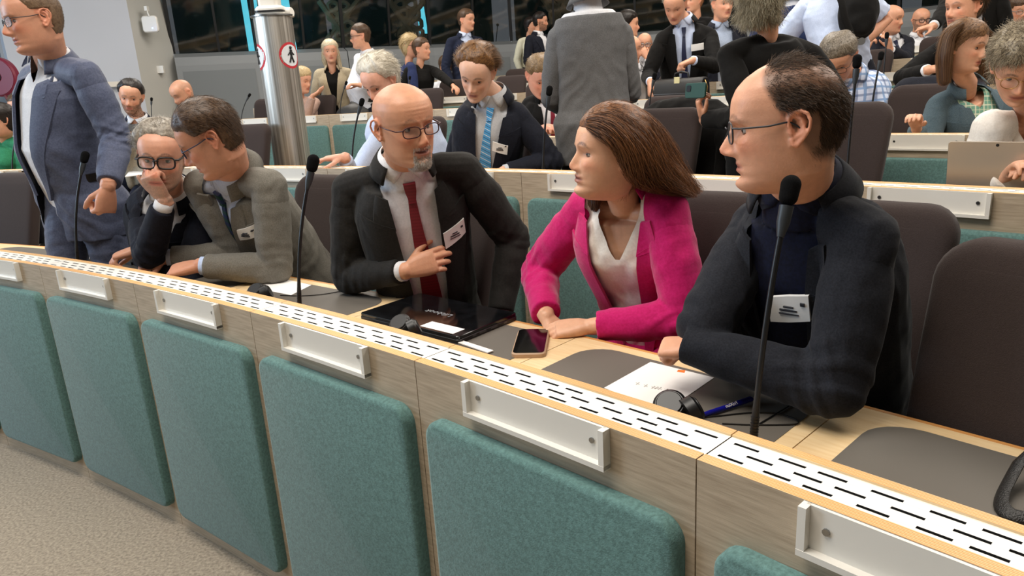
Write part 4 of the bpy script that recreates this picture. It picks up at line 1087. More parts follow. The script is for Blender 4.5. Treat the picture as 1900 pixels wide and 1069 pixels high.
    if hr:
        st=hr.get('style','short'); th=hr.get('t',.014); hm=hr['m']
        Gh,_,_,cch=head_grid(dict(s,nose=0,lip=0,open=0),90,120)
        an=np.degrees(np.arctan2(np.abs(Gh[:,:,0]),Gh[:,:,1]+.012)); hl=interp(an,*HL[st]); zc=Gh[:,:,2]
        if hr.get('part'): hl=hl+hr['part']*np.clip(-Gh[:,:,0]*hr.get('pside',1)/.04,-1,1)*.01
        wob=.004*fnoise(Gh.reshape(-1,3),60,2).reshape(hl.shape)
        mk=np.clip((zc-hl-wob)/.014,0,1)
        mk0=mk.copy()
        if hr.get('cut'): mk=mk*hr['cut'](Gh.reshape(-1,3)).reshape(mk.shape)
        eb=(np.abs(Gh[:,:,0])>.050)&(zc<.030)&(zc>-.038)&(Gh[:,:,1]>-.040)&(Gh[:,:,1]<.030)&(hr['style'] not in ('long','bob'))
        mk=np.where(eb,0,mk); mk0=np.where(eb,0,mk0)
        ctr_=np.array([0,-.012,.02]); dirv=Gh-ctr_; dirv/=np.linalg.norm(dirv,axis=2,keepdims=True)
        top=np.clip((zc-.02)/.09,0,1); frn=np.clip(Gh[:,:,1]/.07,0,1)
        mk2=np.clip((zc-hl-wob)/.045,0,1)*mk**.5
        tk=th*(.55+.6*top+hr.get('quiff',0)*frn*top)*mk2**.75+.0012
        fl=Gh.reshape(-1,3); n1=fnoise(fl,26,hr.get('seed',3),hr.get('str',(1,.45,.7))); n2=fnoise(fl,70,hr.get('seed',3)+1,hr.get('str',(1,.35,.7)))
        tk=tk*(1+hr.get('n',.25)*n1.reshape(tk.shape)+.12*n2.reshape(tk.shape))
        off=np.where(mk>0,tk,0)-(mk<=0)*.004
        Hh=Gh+dirv*off[:,:,None]; Hw=Hn+Hh@A.T
        nz_,nf_=mk.shape; idx=np.arange(nz_*nf_).reshape(nz_,nf_); Fh=[]
        i,j=np.meshgrid(np.arange(nz_-1),np.arange(nf_),indexing='ij'); j2=(j+1)%nf_
        q=np.stack([idx[i,j],idx[i,j2],idx[i+1,j2],idx[i+1,j]],-1).reshape(-1,4); kp=(mk.reshape(-1)[q]>0).any(1); Fh=q[kp]
        Vh=Hw.reshape(-1,3)
        if not hr.get('bald_top'):
            # close the crown
            c0=len(Vh); Vh=np.concatenate([Vh,Hw[-1].mean(0,keepdims=True)+HU*.0]); ringi=idx[-1]; capf=[(int(ringi[k_]),int(ringi[(k_+1)%nf_]),c0,c0) for k_ in range(nf_)]
            Fl=Fh.tolist()+[list(f[:3]) for f in capf]
        else: Fl=Fh.tolist()
        ns=hr.get('strands',0); smi=None
        if ns:
            r=np.random.default_rng(5); wgt=(mk0.reshape(-1)**.5*(np.sin(np.linspace(.15,pi-.02,nz_))[:,None]*np.ones((1,nf_))).reshape(-1)); 
            if hr.get('dens') is not None: wgt=wgt*hr['dens'](fl)
            wgt=np.clip(wgt,0,None); wgt=wgt*~((np.abs(fl[:,0])>.062)&(np.abs(fl[:,2])<.034)&(fl[:,1]>-.055)&(fl[:,1]<.03)); ii=r.choice(len(wgt),ns,p=wgt/wgt.sum()); rt=Hh.reshape(-1,3)[ii]+r.normal(0,.0012,(ns,3)); nr_=dirv.reshape(-1,3)[ii]
            fd=hr.get('flow',lambda p:np.stack([0*p[:,0],-np.ones(len(p)),-.2-0*p[:,0]],1))(rt)
            fd=fd-nr_*(fd*nr_).sum(1,keepdims=True); fd/=np.maximum(np.linalg.norm(fd,axis=1,keepdims=True),1e-6); fd=fd+nr_*hr.get('lift',.25)+r.normal(0,hr.get('rj',.12),(ns,3))
            rt=rt-nr_*.003
            def guard(p):
                q_=p-ctr_; e=np.sqrt((q_[:,0]/.081)**2+(q_[:,1]/.094)**2+(q_[:,2]/.103)**2); kx=np.clip(1/np.maximum(e,1e-6),1,2); return ctr_+q_*np.where(e<1,kx,1)[:,None]
            Sv,Sf=strands(rt,fd,hr.get('len',.03),hr.get('steps',5),hr.get('rad',.0005),grav=(0,0,-1),g=hr.get('grav',.12),jit=hr.get('jit',.5),guard=guard,seed=3)
            Sw=Hn+Sv@A.T; smi=[0]*len(Fl)+(np.random.default_rng(3).choice([0,1,2,2,3],ns)[(Sf[:,0]//((hr.get('steps',5)+1)*3))]).tolist(); Sf=Sf+len(Vh); Vh=np.concatenate([Vh,Sw]); Fl=Fl+Sf.tolist()
        part('hair',(Vh,Fl),hm,mi=smi)
    for gname,m_,gd in s.get('flows',[]): part(gname,gd[:2],m_,mi=gd[2])
    # facial hair strands
    for fh in s.get('fuzz',[]):
        r=np.random.default_rng(9); Gf=G.reshape(-1,3); wgt=fh['w'](Gf,cc.reshape(-1)); ii=r.choice(len(wgt),fh['n'],p=wgt/wgt.sum()); rt=Gf[ii]+r.normal(0,.0010,(fh['n'],3))
        fd=np.tile(np.array(fh['d'],dtype=float),(len(rt),1)); fd[:,0]+=rt[:,0]*fh.get('fan',8); Sv,Sf=strands(rt,fd+r.normal(0,.25,fd.shape),fh['len'],4,fh.get('rad',.00045),g=.1,jit=.6,seed=2)
        part(fh.get('name','beard'),(Hn+Sv@A.T,Sf),fh['m'])
    # glasses
    gl=s.get('glasses')
    if gl:
        gw,gh,gt=gl.get('w',.025),gl.get('h',.018),gl.get('t',.0014); gy=gl.get('y',.099); gz=gl.get('z',-.003); mb=MB(); ln=MB(); W_=s.get('wide',1)
        drop=gl.get('tilt',0)
        for sd in (-1,1):
            pts=[]; 
            for k_ in range(25):
                a=2*pi*k_/24; ex=gl.get('ex',.7); cx=math.copysign(abs(math.cos(a))**ex,math.cos(a)); sz=math.copysign(abs(math.sin(a))**ex,math.sin(a))
                pts.append((sd*.033+gw*cx,gy-.010*abs(sd*.033+gw*cx)/.06,gz+gh*sz))
            if gl.get('half'): hp=[p for p in pts if p[2]>gz-.004]; hp.sort(key=lambda p:p[0]); mb.tube([tr(p) for p in hp],gt*hs,8)
            else: mb.tube([tr(p) for p in pts],gt*hs,8,cap=False)
            lp=[tr(p) for p in pts[:-1]]; cn=sum(lp,Vector())/24; b=len(ln.v); f2=Vector(A[:,1]).normalized()*.0008
            ln.add(lp+[p+f2 for p in lp],[tuple(range(23,-1,-1)),tuple(range(24,48))]+[(i,(i+1)%24,24+(i+1)%24,24+i) for i in range(24)])
            hx=sd*(.033+gw); mb.capsule([tr((hx,gy-.009,gz+gh*.55)),tr((sd*.071*W_,gy-.022,gz+gh*.5)),tr((sd*.0765*W_,.03,.006)),tr((sd*.078*W_,-.005,.010)),tr((sd*.076*W_,-.03,-.008))],[gt*1.1*hs]*5,8,k=2,flat=1.0)
        mb.tube([tr((-.009,gy+.001,gz+gh*.35)),tr((0,gy+.004,gz+gh*.5)),tr((.009,gy+.001,gz+gh*.35))],gt*hs,8)
        g_=part('glasses',mb,gl['m']); 
        lo=mesh_obj('lens',np.array([tuple(p) for p in ln.v]),ln.f,LENS,g_,origin=org); lo.data.set_sharp_from_angle(angle=.5)
    del Bo['_o']
    return Bo
LENS=mat('lens_glass','#aab4b6',.03,spec=.5,alpha=.07)
TXT=mat('print_ink','#2a2c33',.6)
def badge_print(o,bv,fr,bx,bz,bw,bh,s,Bo):
    def ln(x0,x1,z,h): patch('badge_print',bv,fr,[((x0,z+h),(x1,z+h)),((x0,z),(x1,z))],2,.0158,.0006,TXT,Bo)
    ln(bx-bw*.40,bx-bw*.30,bz+bh*.22,bh*.12); ln(bx-bw*.12,bx+bw*.12,bz+bh*.08,bh*.05); ln(bx-bw*.2,bx+bw*.22,bz-bh*.06,bh*.06); ln(bx-bw*.24,bx+bw*.24,bz-bh*.19,bh*.04)

def locks(guides,rads,n=900,vox=.006,srad=.0006,wav=.0,seed=1,out=1.0,fl=1.0):
    """long hair: volume along guide curves plus fine strands following them"""
    K=18; G=[]
    for g in guides:
        g=np.array([tuple(p) for p in g]); t=np.linspace(0,1,len(g)); tt=np.linspace(0,1,K)
        # smooth interpolation
        for _ in range(1):
            q=np.stack([np.interp(tt,t,g[:,c]) for c in range(3)],1)
        for _ in range(3): q[1:-1]=.25*q[:-2]+.5*q[1:-1]+.25*q[2:]
        G.append(q)
    G=np.array(G); r=np.random.default_rng(seed)
    mb=MB()
    for gi,q in enumerate(G):
        rr=np.interp(np.linspace(0,1,K),np.linspace(0,1,len(rads)),rads)
        mb.capsule([Vector(p) for p in q],(rr*.84).tolist(),10,k=2)
    V,F=remesh(mb,vox,2); V=V+vnormals(V,F)*(fnoise(V,45,seed,(1,1,.4))*.003)[:,None]
    i=r.integers(0,max(len(G)-1,1),n); t=r.uniform(0,1,n)[:,None,None]; j=np.minimum(i+1,len(G)-1)
    base=G[i]*(1-t)+G[j]*t   # n,K,3
    rr=np.interp(np.linspace(0,1,K),np.linspace(0,1,len(rads)),rads)
    o=r.normal(0,1,(n,3)); o/=np.linalg.norm(o,axis=1,keepdims=True)
    fac=(r.uniform(.85,1.12,n)*out)[:,None,None]
    ph=r.uniform(0,6.28,(n,1)); wv=np.stack([np.sin(np.linspace(0,9,K)[None]*r.uniform(.7,1.3,(n,1))+ph),np.cos(np.linspace(0,8,K)[None]+ph),0*ph+np.zeros((n,K))],2)*wav*np.linspace(0.1,1,K)[None,:,None]
    L=base+o[:,None,:]*rr[None,:,None]*fac+wv
    Sv,Sf=ribbon(L.transpose(1,0,2),srad,.4,r)
    mi=np.concatenate([np.full(len(F),3),r.choice([0,1,2,2,3],n)[Sf[:,0]//(K*3)]])
    return np.concatenate([V,Sv]),np.concatenate([F,Sf+len(V)]),mi
WSH=cloth('white_shirt','#d9dade','#e6e6ea',.8,bump=.2,var=.05)
LBSH=cloth('pale_blue_shirt','#b9c6e0','#c6d2ea',.8,bump=.2)
BLKSUIT=cloth('charcoal_wool','#1b1a18','#242220',.8)
NAVY=cloth('navy_wool','#12141d','#1a1d29',.8)
BLACKC=cloth('black_cloth','#0c0b0a','#121110',.85)
GREYS=cloth('grey_wool','#67645c','#7c7870',.85,var=.2,vs=260)
BLUEG=cloth('blue_grey_wool','#474e64','#565d75',.6,bump=.15,sheen=.15)
LINEN=cloth("dark_linen","#16181e","#22242b",.85,var=.2,vs=260,bump=.15)
PINK=cloth('fuchsia_wool','#b80f5c','#c6186a',.8,sheen=.3,bump=.4)
SILKW=cloth('ivory_silk','#e3dcd2','#efe9e0',.45,bump=.1,sheen=.1)
HBR=hairm('hair_brown','#38261a','#5e4630'); HDK=hairm('hair_dark','#120d0a','#241913'); HGR=hairm('hair_grey','#6d6459','#a79f92')
HAU=hairm('hair_auburn','#442714','#8a5a34'); HWH=hairm('hair_white','#c9c0ae','#e6dfd0'); HLB=hairm('hair_light_brown','#5b3d22','#8d6238')
HBL=hairm('hair_blond','#a48a5e','#cbb48a'); HBG=hairm('hair_blond_grey','#857a63','#bdb39a')
TIER=stripes_mat('tie_red','' and [] or [(0,'#6d0c1c'),(.5,'#7a1224')],(0,0,1),90,.45)
B0=1.08
def back(p): return np.clip((p[:,1]*-1),-1,1)
flow_back=lambda p:np.stack([p[:,0]*2,-np.ones(len(p)),-.15-np.clip(-p[:,1],0,1)*9-np.clip(.04-p[:,2],0,1)*14],1)
flow_side=lambda p:np.stack([.9-0*p[:,0],-.35*np.ones(len(p)),-.2-np.clip(.05-p[:,2],0,1)*14],1)
HL['thin']=([0,25,45,62,75,88,100,120,180],[.104,.100,.078,.045,.010,-.016,-.030,-.062,-.080])
# ---- centre man
goat=lambda G,c:((c>0)&(np.abs(G[:,0])<.028)&(G[:,2]<-.0525)&(G[:,1]>.03)&~((np.abs(G[:,2]+.0685)<.0095)&(np.abs(G[:,0])<.024))&~((np.abs(G[:,0])<.02)&(G[:,2]>-.06)&(G[:,2]<-.05)&False))*(np.where(G[:,2]<-.085,1.0,.7)*np.where((np.abs(G[:,0])>.024)|(G[:,2]<-.085)|(G[:,2]>-.063),1,.3))
make_person(dict(label='bald man with grey goatee, dark suit and red tie leaning on the desk',head=P(752,232,2.40),hs=1.10,yaw=36,pitch=6,roll=6,tyaw=12,floor=.12,vox=.0031,seed=4,
 neck=P(748,300,2.52),pelvis=P(800,585,2.78),sR=P(650,352,2.60),sL=P(860,315,2.58),eR=P(610,492,2.66),wR=P(752,503,2.44),eL=P(940,440,2.62),wL=P(928,585,2.52),
 hR=dict(d=(.9,.05,.25),n=(0,.9,-.3),curl=.32,spread=.14,thumb=.15),hL=dict(d=(.1,-.2,-1),n=(-.6,.5,0)),
 skin='#d39a7a',ruddy=1.2,wide=1.05,jaw=.004,nose=1.2,open=.55,smile=.8,fold=1.6,wrinkle=1,lipc='#96524a',chin2=.6,neckw=1.1,
 beard='#b0a497',bstyle='goatee',ba=.45,scalp='#9b7360',scalpline='high',scalpa=.18,brow='#4a3a30',browa=.55,gaze=(-.15,1,.05),lid=1.15,
 fuzz=[dict(w=goat,n=2600,d=(0,.35,-1),len=.0085,m=mat('goatee_hair','#e6e0d6',.6,var=.5,vscale=200,col2='#a0958a'),rad=.00042)],
 shirt=WSH,collar=WSH,cuff=WSH,jacket=BLKSUIT,tie=TIER,V=(.055,.088,.02),Vlow=.06,tieb=-.02,tiew=.040,tiex=.0,belly=.03,trousers=BLKSUIT,
 badges=[('px',843,431,.085,.056)],btilt=-.25,
 glasses=dict(m=mat('dark_red_frame','#3a1016',.35),w=.026,h=.0155,t=.0017,z=-.006,y=.100)))
# ---- woman in pink
hd=(1132,285,2.03)
HG=[]
def wp(pts): return [P(*p) for p in pts]
long_g=[wp([(1112,208,2.05),(1150,200,2.08),(1200,232,2.10),(1240,285,2.10),(1262,335,2.10),(1292,350,2.09)]),
 wp([(1105,212,2.02),(1150,203,2.02),(1200,243,2.03),(1218,300,2.03),(1255,336,2.03),(1280,362,2.03)]),
 wp([(1098,220,2.00),(1140,215,1.96),(1180,260,1.95),(1205,310,1.95),(1230,340,1.96),(1262,356,1.98)]),
 wp([(1095,230,1.99),(1128,232,1.93),(1165,268,1.92),(1185,310,1.93),(1205,338,1.94),(1240,352,1.97)]),
 wp([(1098,236,1.98),(1122,244,1.94),(1156,258,1.925),(1176,290,1.925),(1184,326,1.94),(1216,348,1.97)]),
 wp([(1100,216,2.08),(1140,200,2.14),(1190,230,2.16),(1222,290,2.16),(1245,325,2.15),(1262,345,2.14)])]
front_g=[wp([(1110,300,2.13),(1098,330,2.12),(1096,350,2.09),(1103,368,2.06),(1098,388,2.05)]),wp([(1125,300,2.14),(1112,330,2.13),(1108,350,2.08),(1112,370,2.05),(1106,392,2.04)]),wp([(1100,300,2.15),(1090,325,2.15),(1090,345,2.11),(1094,362,2.08),(1092,380,2.07)])]
FL=[('hair',HAU,locks(long_g,[.014,.024,.032,.034,.027,.010],7000,.0045,.00055,wav=.016,out=1.04)),('hair_lock',HAU,locks(front_g,[.010,.014,.016,.012,.004],900,.004,.0005,wav=.004,seed=4))]
make_person(dict(label='woman in a fuchsia blazer with long auburn hair and clasped hands',head=P(*hd),hs=1.04,fem=1,yaw=-80,pitch=-6,roll=-3,tyaw=-32,floor=.12,vox=.0031,seed=2,
 neck=P(1152,352,2.10),pelvis=P(1215,640,2.24),sR=P(1088,385,2.22),sL=P(1236,393,2.02),eR=P(1035,490,2.22),wR=P(1014,588,2.09),eL=P(1225,555,1.95),wL=P(1096,606,1.98),
 hR=dict(d=(.25,-.3,-.35),n=(0,.1,-1),curl=.35,spread=.06),hL=dict(d=(-1,.1,-.05),n=(.1,.3,-1),curl=.3,spread=.06),
 skin='#dba888',nose=.95,lip=1.3,lipc='#8e4440',brow='#2c1a10',browa=.95,jaw=-.002,lid=.7,neckw=1.05,ba=.3,
 topname='blouse',shirt=SILKW,sleeve='none',neckline=(.13,.075),sfold=2.2,jacket=PINK,V=(.035,.098,.0),Vlow=.045,Vx=.012,lapw=.060,trousers=PINK,fold_amp=1.3,jct=120,
 hair=dict(style='longear',m=HAU,t=.015,n=.2,strands=2500,len=.05,flow=flow_back,lift=.05,rad=.0005,steps=6,rj=.08),flows=FL,slump=.01))
# ---- right man
HL['right']=([0,25,45,62,75,88,100,120,180],[.112,.108,.088,.050,.020,-.012,-.034,-.066,-.086])
cutc=lambda p:0*p[:,2]
make_person(dict(label='balding man in a dark linen blazer seen from the side at right',head=P(1455,232,1.45),hs=1.06,yaw=-108,pitch=4,roll=0,floor=.12,vox=.0031,seed=7,
 neck=P(1488,345,1.55),pelvis=P(1560,820,1.74),sR=P(1405,420,1.72),sL=P(1606,440,1.42),eR=P(1380,620,1.70),wR=P(1385,668,1.72),eL=P(1645,700,1.30),wL=P(1305,648,1.50),tyaw=-46,jslv=1.16,
 hR=dict(skip=1),hL=dict(d=(-1,.5,-.05),n=(0,.3,-1),curl=.9,sc=.85),
 skin='#d9a081',ruddy=1.1,nose=1.25,lip=.8,brow='#4a3626',browa=.7,chin2=.5,neckw=1.15,jaw=.002,
 shirt=cloth('navy_polo','#0d1020','#131730',.8),collar=cloth('navy_polo','#0d1020','#131730'),coll=142,jacket=LINEN,V=(.035,.080,-.02),Vlow=.045,Vx=.022,trousers=NAVY,fold_amp=1.25,lapw=.082,
 badges=[('px',1468,568,.092,.062)],btilt=-.2,
 hair=dict(style='right',m=hairm('hair_thin_brown','#2b1d13','#5b4430'),t=.004,n=.3,strands=26000,len=.024,flow=flow_back,lift=.18,rad=.0004,steps=5,rj=.25,jit=.5,cut=cutc,grav=.08,dens=lambda p:(.35+.65*np.clip((.085-p[:,2])/.04,0,1))*(1-.8*np.exp(-((p[:,0])/.045)**4-((p[:,1]+.065)/.036)**4-((p[:,2]-.090)/.036)**4))),scalp='#5e4636',scalpline='right',scalpa=.78,
 glasses=dict(m=mat('dark_metal_frame','#22252b',.35),w=.025,h=.019,t=.0016,y=.101)))
# ---- grey suit
make_person(dict(label='man in a grey suit and green striped tie leaning in to talk',head=P(390,258,2.82),hs=1.14,yaw=-78,pitch=24,roll=-4,tyaw=-42,floor=.12,vox=.0031,seed=9,
 neck=P(430,318,2.96),pelvis=P(560,500,3.35),sR=P(372,345,3.08),sL=P(500,345,2.86),eR=P(385,455,3.06),wR=P(310,478,3.02),eL=P(548,470,2.86),wL=P(372,493,2.84),
 hR=dict(d=(-.6,-.2,-.2),n=(.2,.1,-1),curl=.5),hL=dict(d=(-1,-.1,-.1),n=(.1,.3,-1),curl=.55),
 skin='#cc9276',ruddy=1.4,nose=1.2,brow='#4a3626',chin2=.6,neckw=1.15,wide=1.04,
 shirt=LBSH,collar=LBSH,cuff=LBSH,jacket=GREYS,tie=stripes_mat('tie_green',[(0,'#0c3a31'),(.5,'#16234f')],(.4,0,1),28,.5),V=(.05,.085,.0),Vlow=.06,tieb=-.02,trousers=GREYS,belly=.03,fold_amp=1.2,
 badges=[('px',459,432,.075,.05)],btilt=-.3,
 hair=dict(style='short',m=HBR,t=.017,n=.3,strands=6000,len=.03,flow=flow_back,lift=.12,rad=.0005,steps=5,rj=.12),
 glasses=dict(m=mat('blue_frame','#2a3550',.35),w=.025,h=.016,t=.0016)))
# ---- chin on hand
make_person(dict(label='grey-haired man in thick black glasses resting his chin on his fist',head=P(300,292,3.0),hs=1.10,yaw=12,pitch=6,roll=-6,tyaw=-5,floor=.12,vox=.0034,seed=12,
 neck=P(318,355,3.16),pelvis=P(330,520,3.5),sR=P(268,400,3.25),sL=P(385,395,3.2),eR=P(272,462,3.05),wR=P(306,372,2.90),eL=P(400,460,3.1),wL=P(262,462,3.12),
 hR=dict(d=(-.35,-.25,1),n=(.35,1,.1),curl=.75,thumb=.1),hL=dict(d=(-1,-.35,-.2),n=(0,0,-1),curl=.55),
 skin='#d09a80',ruddy=1.3,nose=1.15,beard='#7d7265',bstyle='full',ba=.6,brow='#4a4038',iris='green',gaze=(-.15,1,0),
 shirt=WSH,collar=WSH,cuff=WSH,jacket=NAVY,tie=mat('tie_maroon','#4a0f16',.5),V=(.04,.085,.08),trousers=NAVY,jslv=.86,
 hair=dict(style='high',m=HGR,t=.022,n=.3,strands=4000,len=.035,flow=lambda p:np.stack([.5+0*p[:,0],-1+0*p[:,0],-.1-np.clip(.04-p[:,2],0,1)*14],1),lift=.25,rad=.0005,rj=.15,quiff=.3),
 glasses=dict(m=BLACKP,w=.0285,h=.0205,t=.0032,z=-.004,ex=.6)))
# ---- walking man
make_person(dict(label='man in a blue-grey suit and open white shirt walking past at left',head=P(62,38,3.32),hs=1.12,yaw=-44,pitch=6,roll=3,tyaw=-32,floor=.12,vox=.0034,seed=15,stand=True,step=.12,
 neck=P(95,112,3.42),pelvis=P(150,345,3.50),sR=P(62,150,3.66),sL=P(160,140,3.28),eR=P(62,260,3.66),wR=P(95,360,3.60),eL=P(215,250,3.30),wL=P(200,345,3.10),ua=.255,fa=.24,
 hL=dict(d=(-.25,-.1,-1),n=(-.8,.6,.1),curl=.85,thumb=.7),skin='#cf967a',ruddy=1.5,nose=1.2,brow='#6a5038',browa=.5,chin2=.5,wide=1.03,neckw=1.1,
 shirt=WSH,collar=WSH,coll=138,colt=160,neckline=(.05,.03),jacket=BLUEG,V=(.07,.09,-.02),Vlow=.10,Vx=.02,trousers=BLUEG,belt=True,belly=.03,jlow=-.2,fold_amp=1.1,
 hair=dict(style='high',m=hairm('hair_short_brown','#5b4532','#7a624a'),t=.005,n=.2,strands=4000,len=.008,lift=.5,flow=flow_back,rad=.0005,rj=.2,steps=3),
 glasses=dict(m=mat('dark_metal_frame','#22252b',.35),w=.025,h=.0165,t=.0014)))
# ================================================ the crowd behind
def rfloor(p,extra=0):
    r=pol(p)[1]; k=sum(1 for d in ROWDR if r>d+.012); return FLOORZ[k]
def far(label,hx,hy,Y,hp,yaw,pitch=5,suit=None,shirt=WSH,stand=False,**k):
    hs=hp*.9637*Y/1336.5/.243; H=P(hx,hy,Y)
    d=dict(label=label,head=H,hs=hs,yaw=yaw,pitch=pitch,floor=rfloor(H),vox=.0075 if Y<7 else .011,shirt=shirt,jacket=suit,stand=stand,trousers=suit or NAVY,V=(.03,.08,.06),Vlow=.05,skin='#d49c7e',brow='#3a2a1e',fold_amp=1.2)
    if suit: d['collar']=shirt; d['cuff']=shirt; d['jct']=130
    if 'tyaw' not in k: d['tyaw']=yaw*.5
    d.update(k)
    # stand in the gap between two desk rows: slide along the sight line by a few per cent at most
    pv=d.get('pelvis',(hx,hy+60,Y)); f=1.0
    for _ in range(20):
        q_=pol(P(pv[0],pv[1],pv[2]*f)); k_=max([i for i,dd in enumerate(ROWDR) if q_[1]>dd]+[0]); off=q_[1]-ROWDR[k_]
        if k_==2 and q_[0]>57.5: break
        if off<.70: f*=1.008
        elif off>1.25 and Y>5.5: f*=.994
        else: break
    if abs(f-1)>1e-6:
        f=min(max(f,.92),1.10); d['head']=P(hx,hy,Y*f); d['hs']=d['hs']*f
        for a in ('wR','wL','eR','eL','sR','sL','neck','pelvis'):
            if a in d: d[a]=(d[a][0],d[a][1],d[a][2]*f)
    d['hs']=min(d['hs'],1.34); d['floor']=rfloor(P(pv[0],pv[1],pv[2]*f))
    for a in ('wR','wL','eR','eL','sR','sL','neck','pelvis'):
        if a in d and not isinstance(d[a],Vector): d[a]=P(*d[a])
    return make_person(d)
def hshort(m,t=.016,**k): return dict(dict(style='short',m=m,t=t,strands=900,len=.03,flow=flow_back,lift=.15,rad=.0009,n=.3),**k)
TBL=stripes_mat('tie_sky',[(0,'#4f9fd6'),(.40,'#ffffff'),(.47,'#4f9fd6'),(.9,'#23508f')],(.6,0,1),26,.5)
TNV=mat('tie_navy','#151d3c',.5); TCR=mat('tie_crimson','#7a0f2c',.5)
MIDG=cloth('mid_grey_wool','#5c5c5d','#6c6c6d',.85,var=.15,vs=200)
far('young man with swept-back brown hair and a sky blue striped tie',884,136,4.25,112,-18,30,NAVY,cloth('light_grey_shirt','#b9bbbf','#c6c8cc'),roll=-10,tyaw=-4,vox=.0048,hs=1.2,neck=(914,178,4.36),pelvis=(898,370,4.62),sR=(866,222,4.46),sL=(958,212,4.40),eR=(862,290,4.45),wR=(885,325,4.30),tiew=.048,eL=(1000,285,4.35),wL=(935,318,4.25),
 hair=dict(style='high',m=hairm('hair_chestnut','#4a2f1a','#8a6238'),t=.024,n=.15,strands=7000,len=.085,flow=flow_back,lift=.03,rad=.0006,steps=7,quiff=.35,grav=.10,jit=.15,rj=.05),tie=TBL,tieb=.0,skin='#dfb096',badges=[('px',928,274,.09,.055)],btilt=.25,lipc='#a8605a')
far('man seen from behind in a long grey suit, standing',1083,-78,4.5,95,176,5,MIDG,WSH,True,hs=1.2,vox=.0048,tyaw=178,neck=(1090,2,4.5),pelvis=(1103,205,4.5),sL=(1037,72,4.5),sR=(1152,62,4.5),eL=(1028,150,4.55),wL=(1050,205,4.85),eR=(1176,160,4.5),wR=(1130,195,4.85),jlow=-.26,lapel=False,V=(.0,.0,.3),hair=hshort(HDK),trousers=NAVY,tl=.6,fold_amp=1.0)
far('man in a black suit and navy tie closing a leather briefcase',1252,10,7.3,60,-25,32,BLACKC,LBSH,True,neck=(1268,38,7.4),pelvis=(1270,200,7.6),sR=(1230,72,7.4),sL=(1317,66,7.4),eR=(1213,118,7.3),wR=(1207,152,7.0),eL=(1330,118,7.2),wL=(1285,112,6.95),tie=TNV,tieb=.05,hair=hshort(HGR,.012,style='high'),badges=[('px',1294,87,.12,.06)],hR=dict(d=(-.1,-.3,-1),n=(1,0,0),curl=.5),hL=dict(d=(-1,0,-.3),n=(0,0,-1),curl=.7))
curl=lambda p:np.stack([np.sin(p[:,2]*160+p[:,1]*90),-.3*np.cos(p[:,0]*150),-.7+0*p[:,0]],1)
far('woman seen from behind in black with curly blond-grey hair',1406,-2,3.82,110,168,4,None,BLACKC,True,fem=1,hs=1.16,vox=.0048,tyaw=172,neck=(1425,58,3.82),pelvis=(1425,250,3.9),sL=(1352,104,3.82),sR=(1505,104,3.84),eL=(1312,330,3.9),wL=(1306,222,3.95),hL=dict(d=(-.35,-.1,1),n=(1,-.3,.3),curl=.6),eR=(1540,200,3.9),wR=(1500,250,4.1),topname='blouse',sfold=1.2,trousers=BLACKC,
 hair=dict(style='long',m=HBG,t=.040,n=.5,str=(1,1,1),strands=9000,len=.07,flow=curl,lift=.5,rad=.0007,steps=8,jit=2.2,grav=.2))
PLAID=grid_mat('blue_plaid','#c9d4ea','#36507f','#7fa3d0',((1,.3,0),22,.34),((0,.2,1),22,.34))
far('man with greying hair in a blue plaid shirt looking down',1556,108,5.0,84,-38,42,None,PLAID,neck=(1582,140,5.1),pelvis=(1600,260,5.35),sR=(1550,165,5.2),sL=(1622,165,5.05),eR=(1540,215,5.1),wR=(1560,235,5.0),eL=(1635,215,5.0),wL=(1590,238,4.9),collar=PLAID,coll=140,hair=hshort(hairm('hair_pepper','#453a2e','#8d8374'),.02),vox=.006,glasses=dict(m=BLACKP),trousers=NAVY)
TEALJ=cloth('slate_tweed','#46565f','#5d6f78',.9,var=.25,vs=300)
CHECK=grid_mat('green_check','#6fa08c','#cdd4b4','#dfe0c8',((1,0,0),38,.22),((0,.2,1),38,.22))
bobg=[[P(*q) for q in g] for g in ([(1782,46,4.26),(1757,66,4.30),(1748,105,4.30),(1748,150,4.28)],[(1784,46,4.20),(1760,66,4.22),(1752,105,4.20),(1752,152,4.19)],[(1786,46,4.30),(1762,56,4.42),(1758,100,4.42),(1756,148,4.38)],[(1800,44,4.36),(1795,56,4.46),(1795,100,4.46),(1790,140,4.44)],[(1815,46,4.36),(1838,70,4.42),(1842,110,4.42),(1840,146,4.38)])]
HBB=hairm('hair_brown_bob','#4a3220','#8a6644')
far('woman with a straight brown bob in a slate blue blazer',1790,87,4.28,108,34,8,TEALJ,CHECK,fem=1,hs=1.13,vox=.0048,tyaw=12,neck=(1795,158,4.36),pelvis=(1800,340,4.6),sR=(1742,196,4.42),sL=(1850,190,4.42),eR=(1722,250,4.35),wR=(1700,236,4.15),eL=(1868,240,4.4),wL=(1850,245,4.2),collar=None,cuff=None,neckline=(.06,.075),sleeve='none',V=(.07,.085,.0),Vlow=.08,topname='blouse',skin='#d9a588',lipc='#9c4038',lip=1.3,brow='#2a1a10',browa=.9,hair=dict(style='bob',m=HBB,t=.016,n=.15,strands=1200,len=.06,flow=flow_side,lift=.03,rad=.0007),flows=[('hair_lock',HBB,locks(bobg,[.014,.034,.038,.028],4600,.0055,.0006))],badges=[],trousers=NAVY)
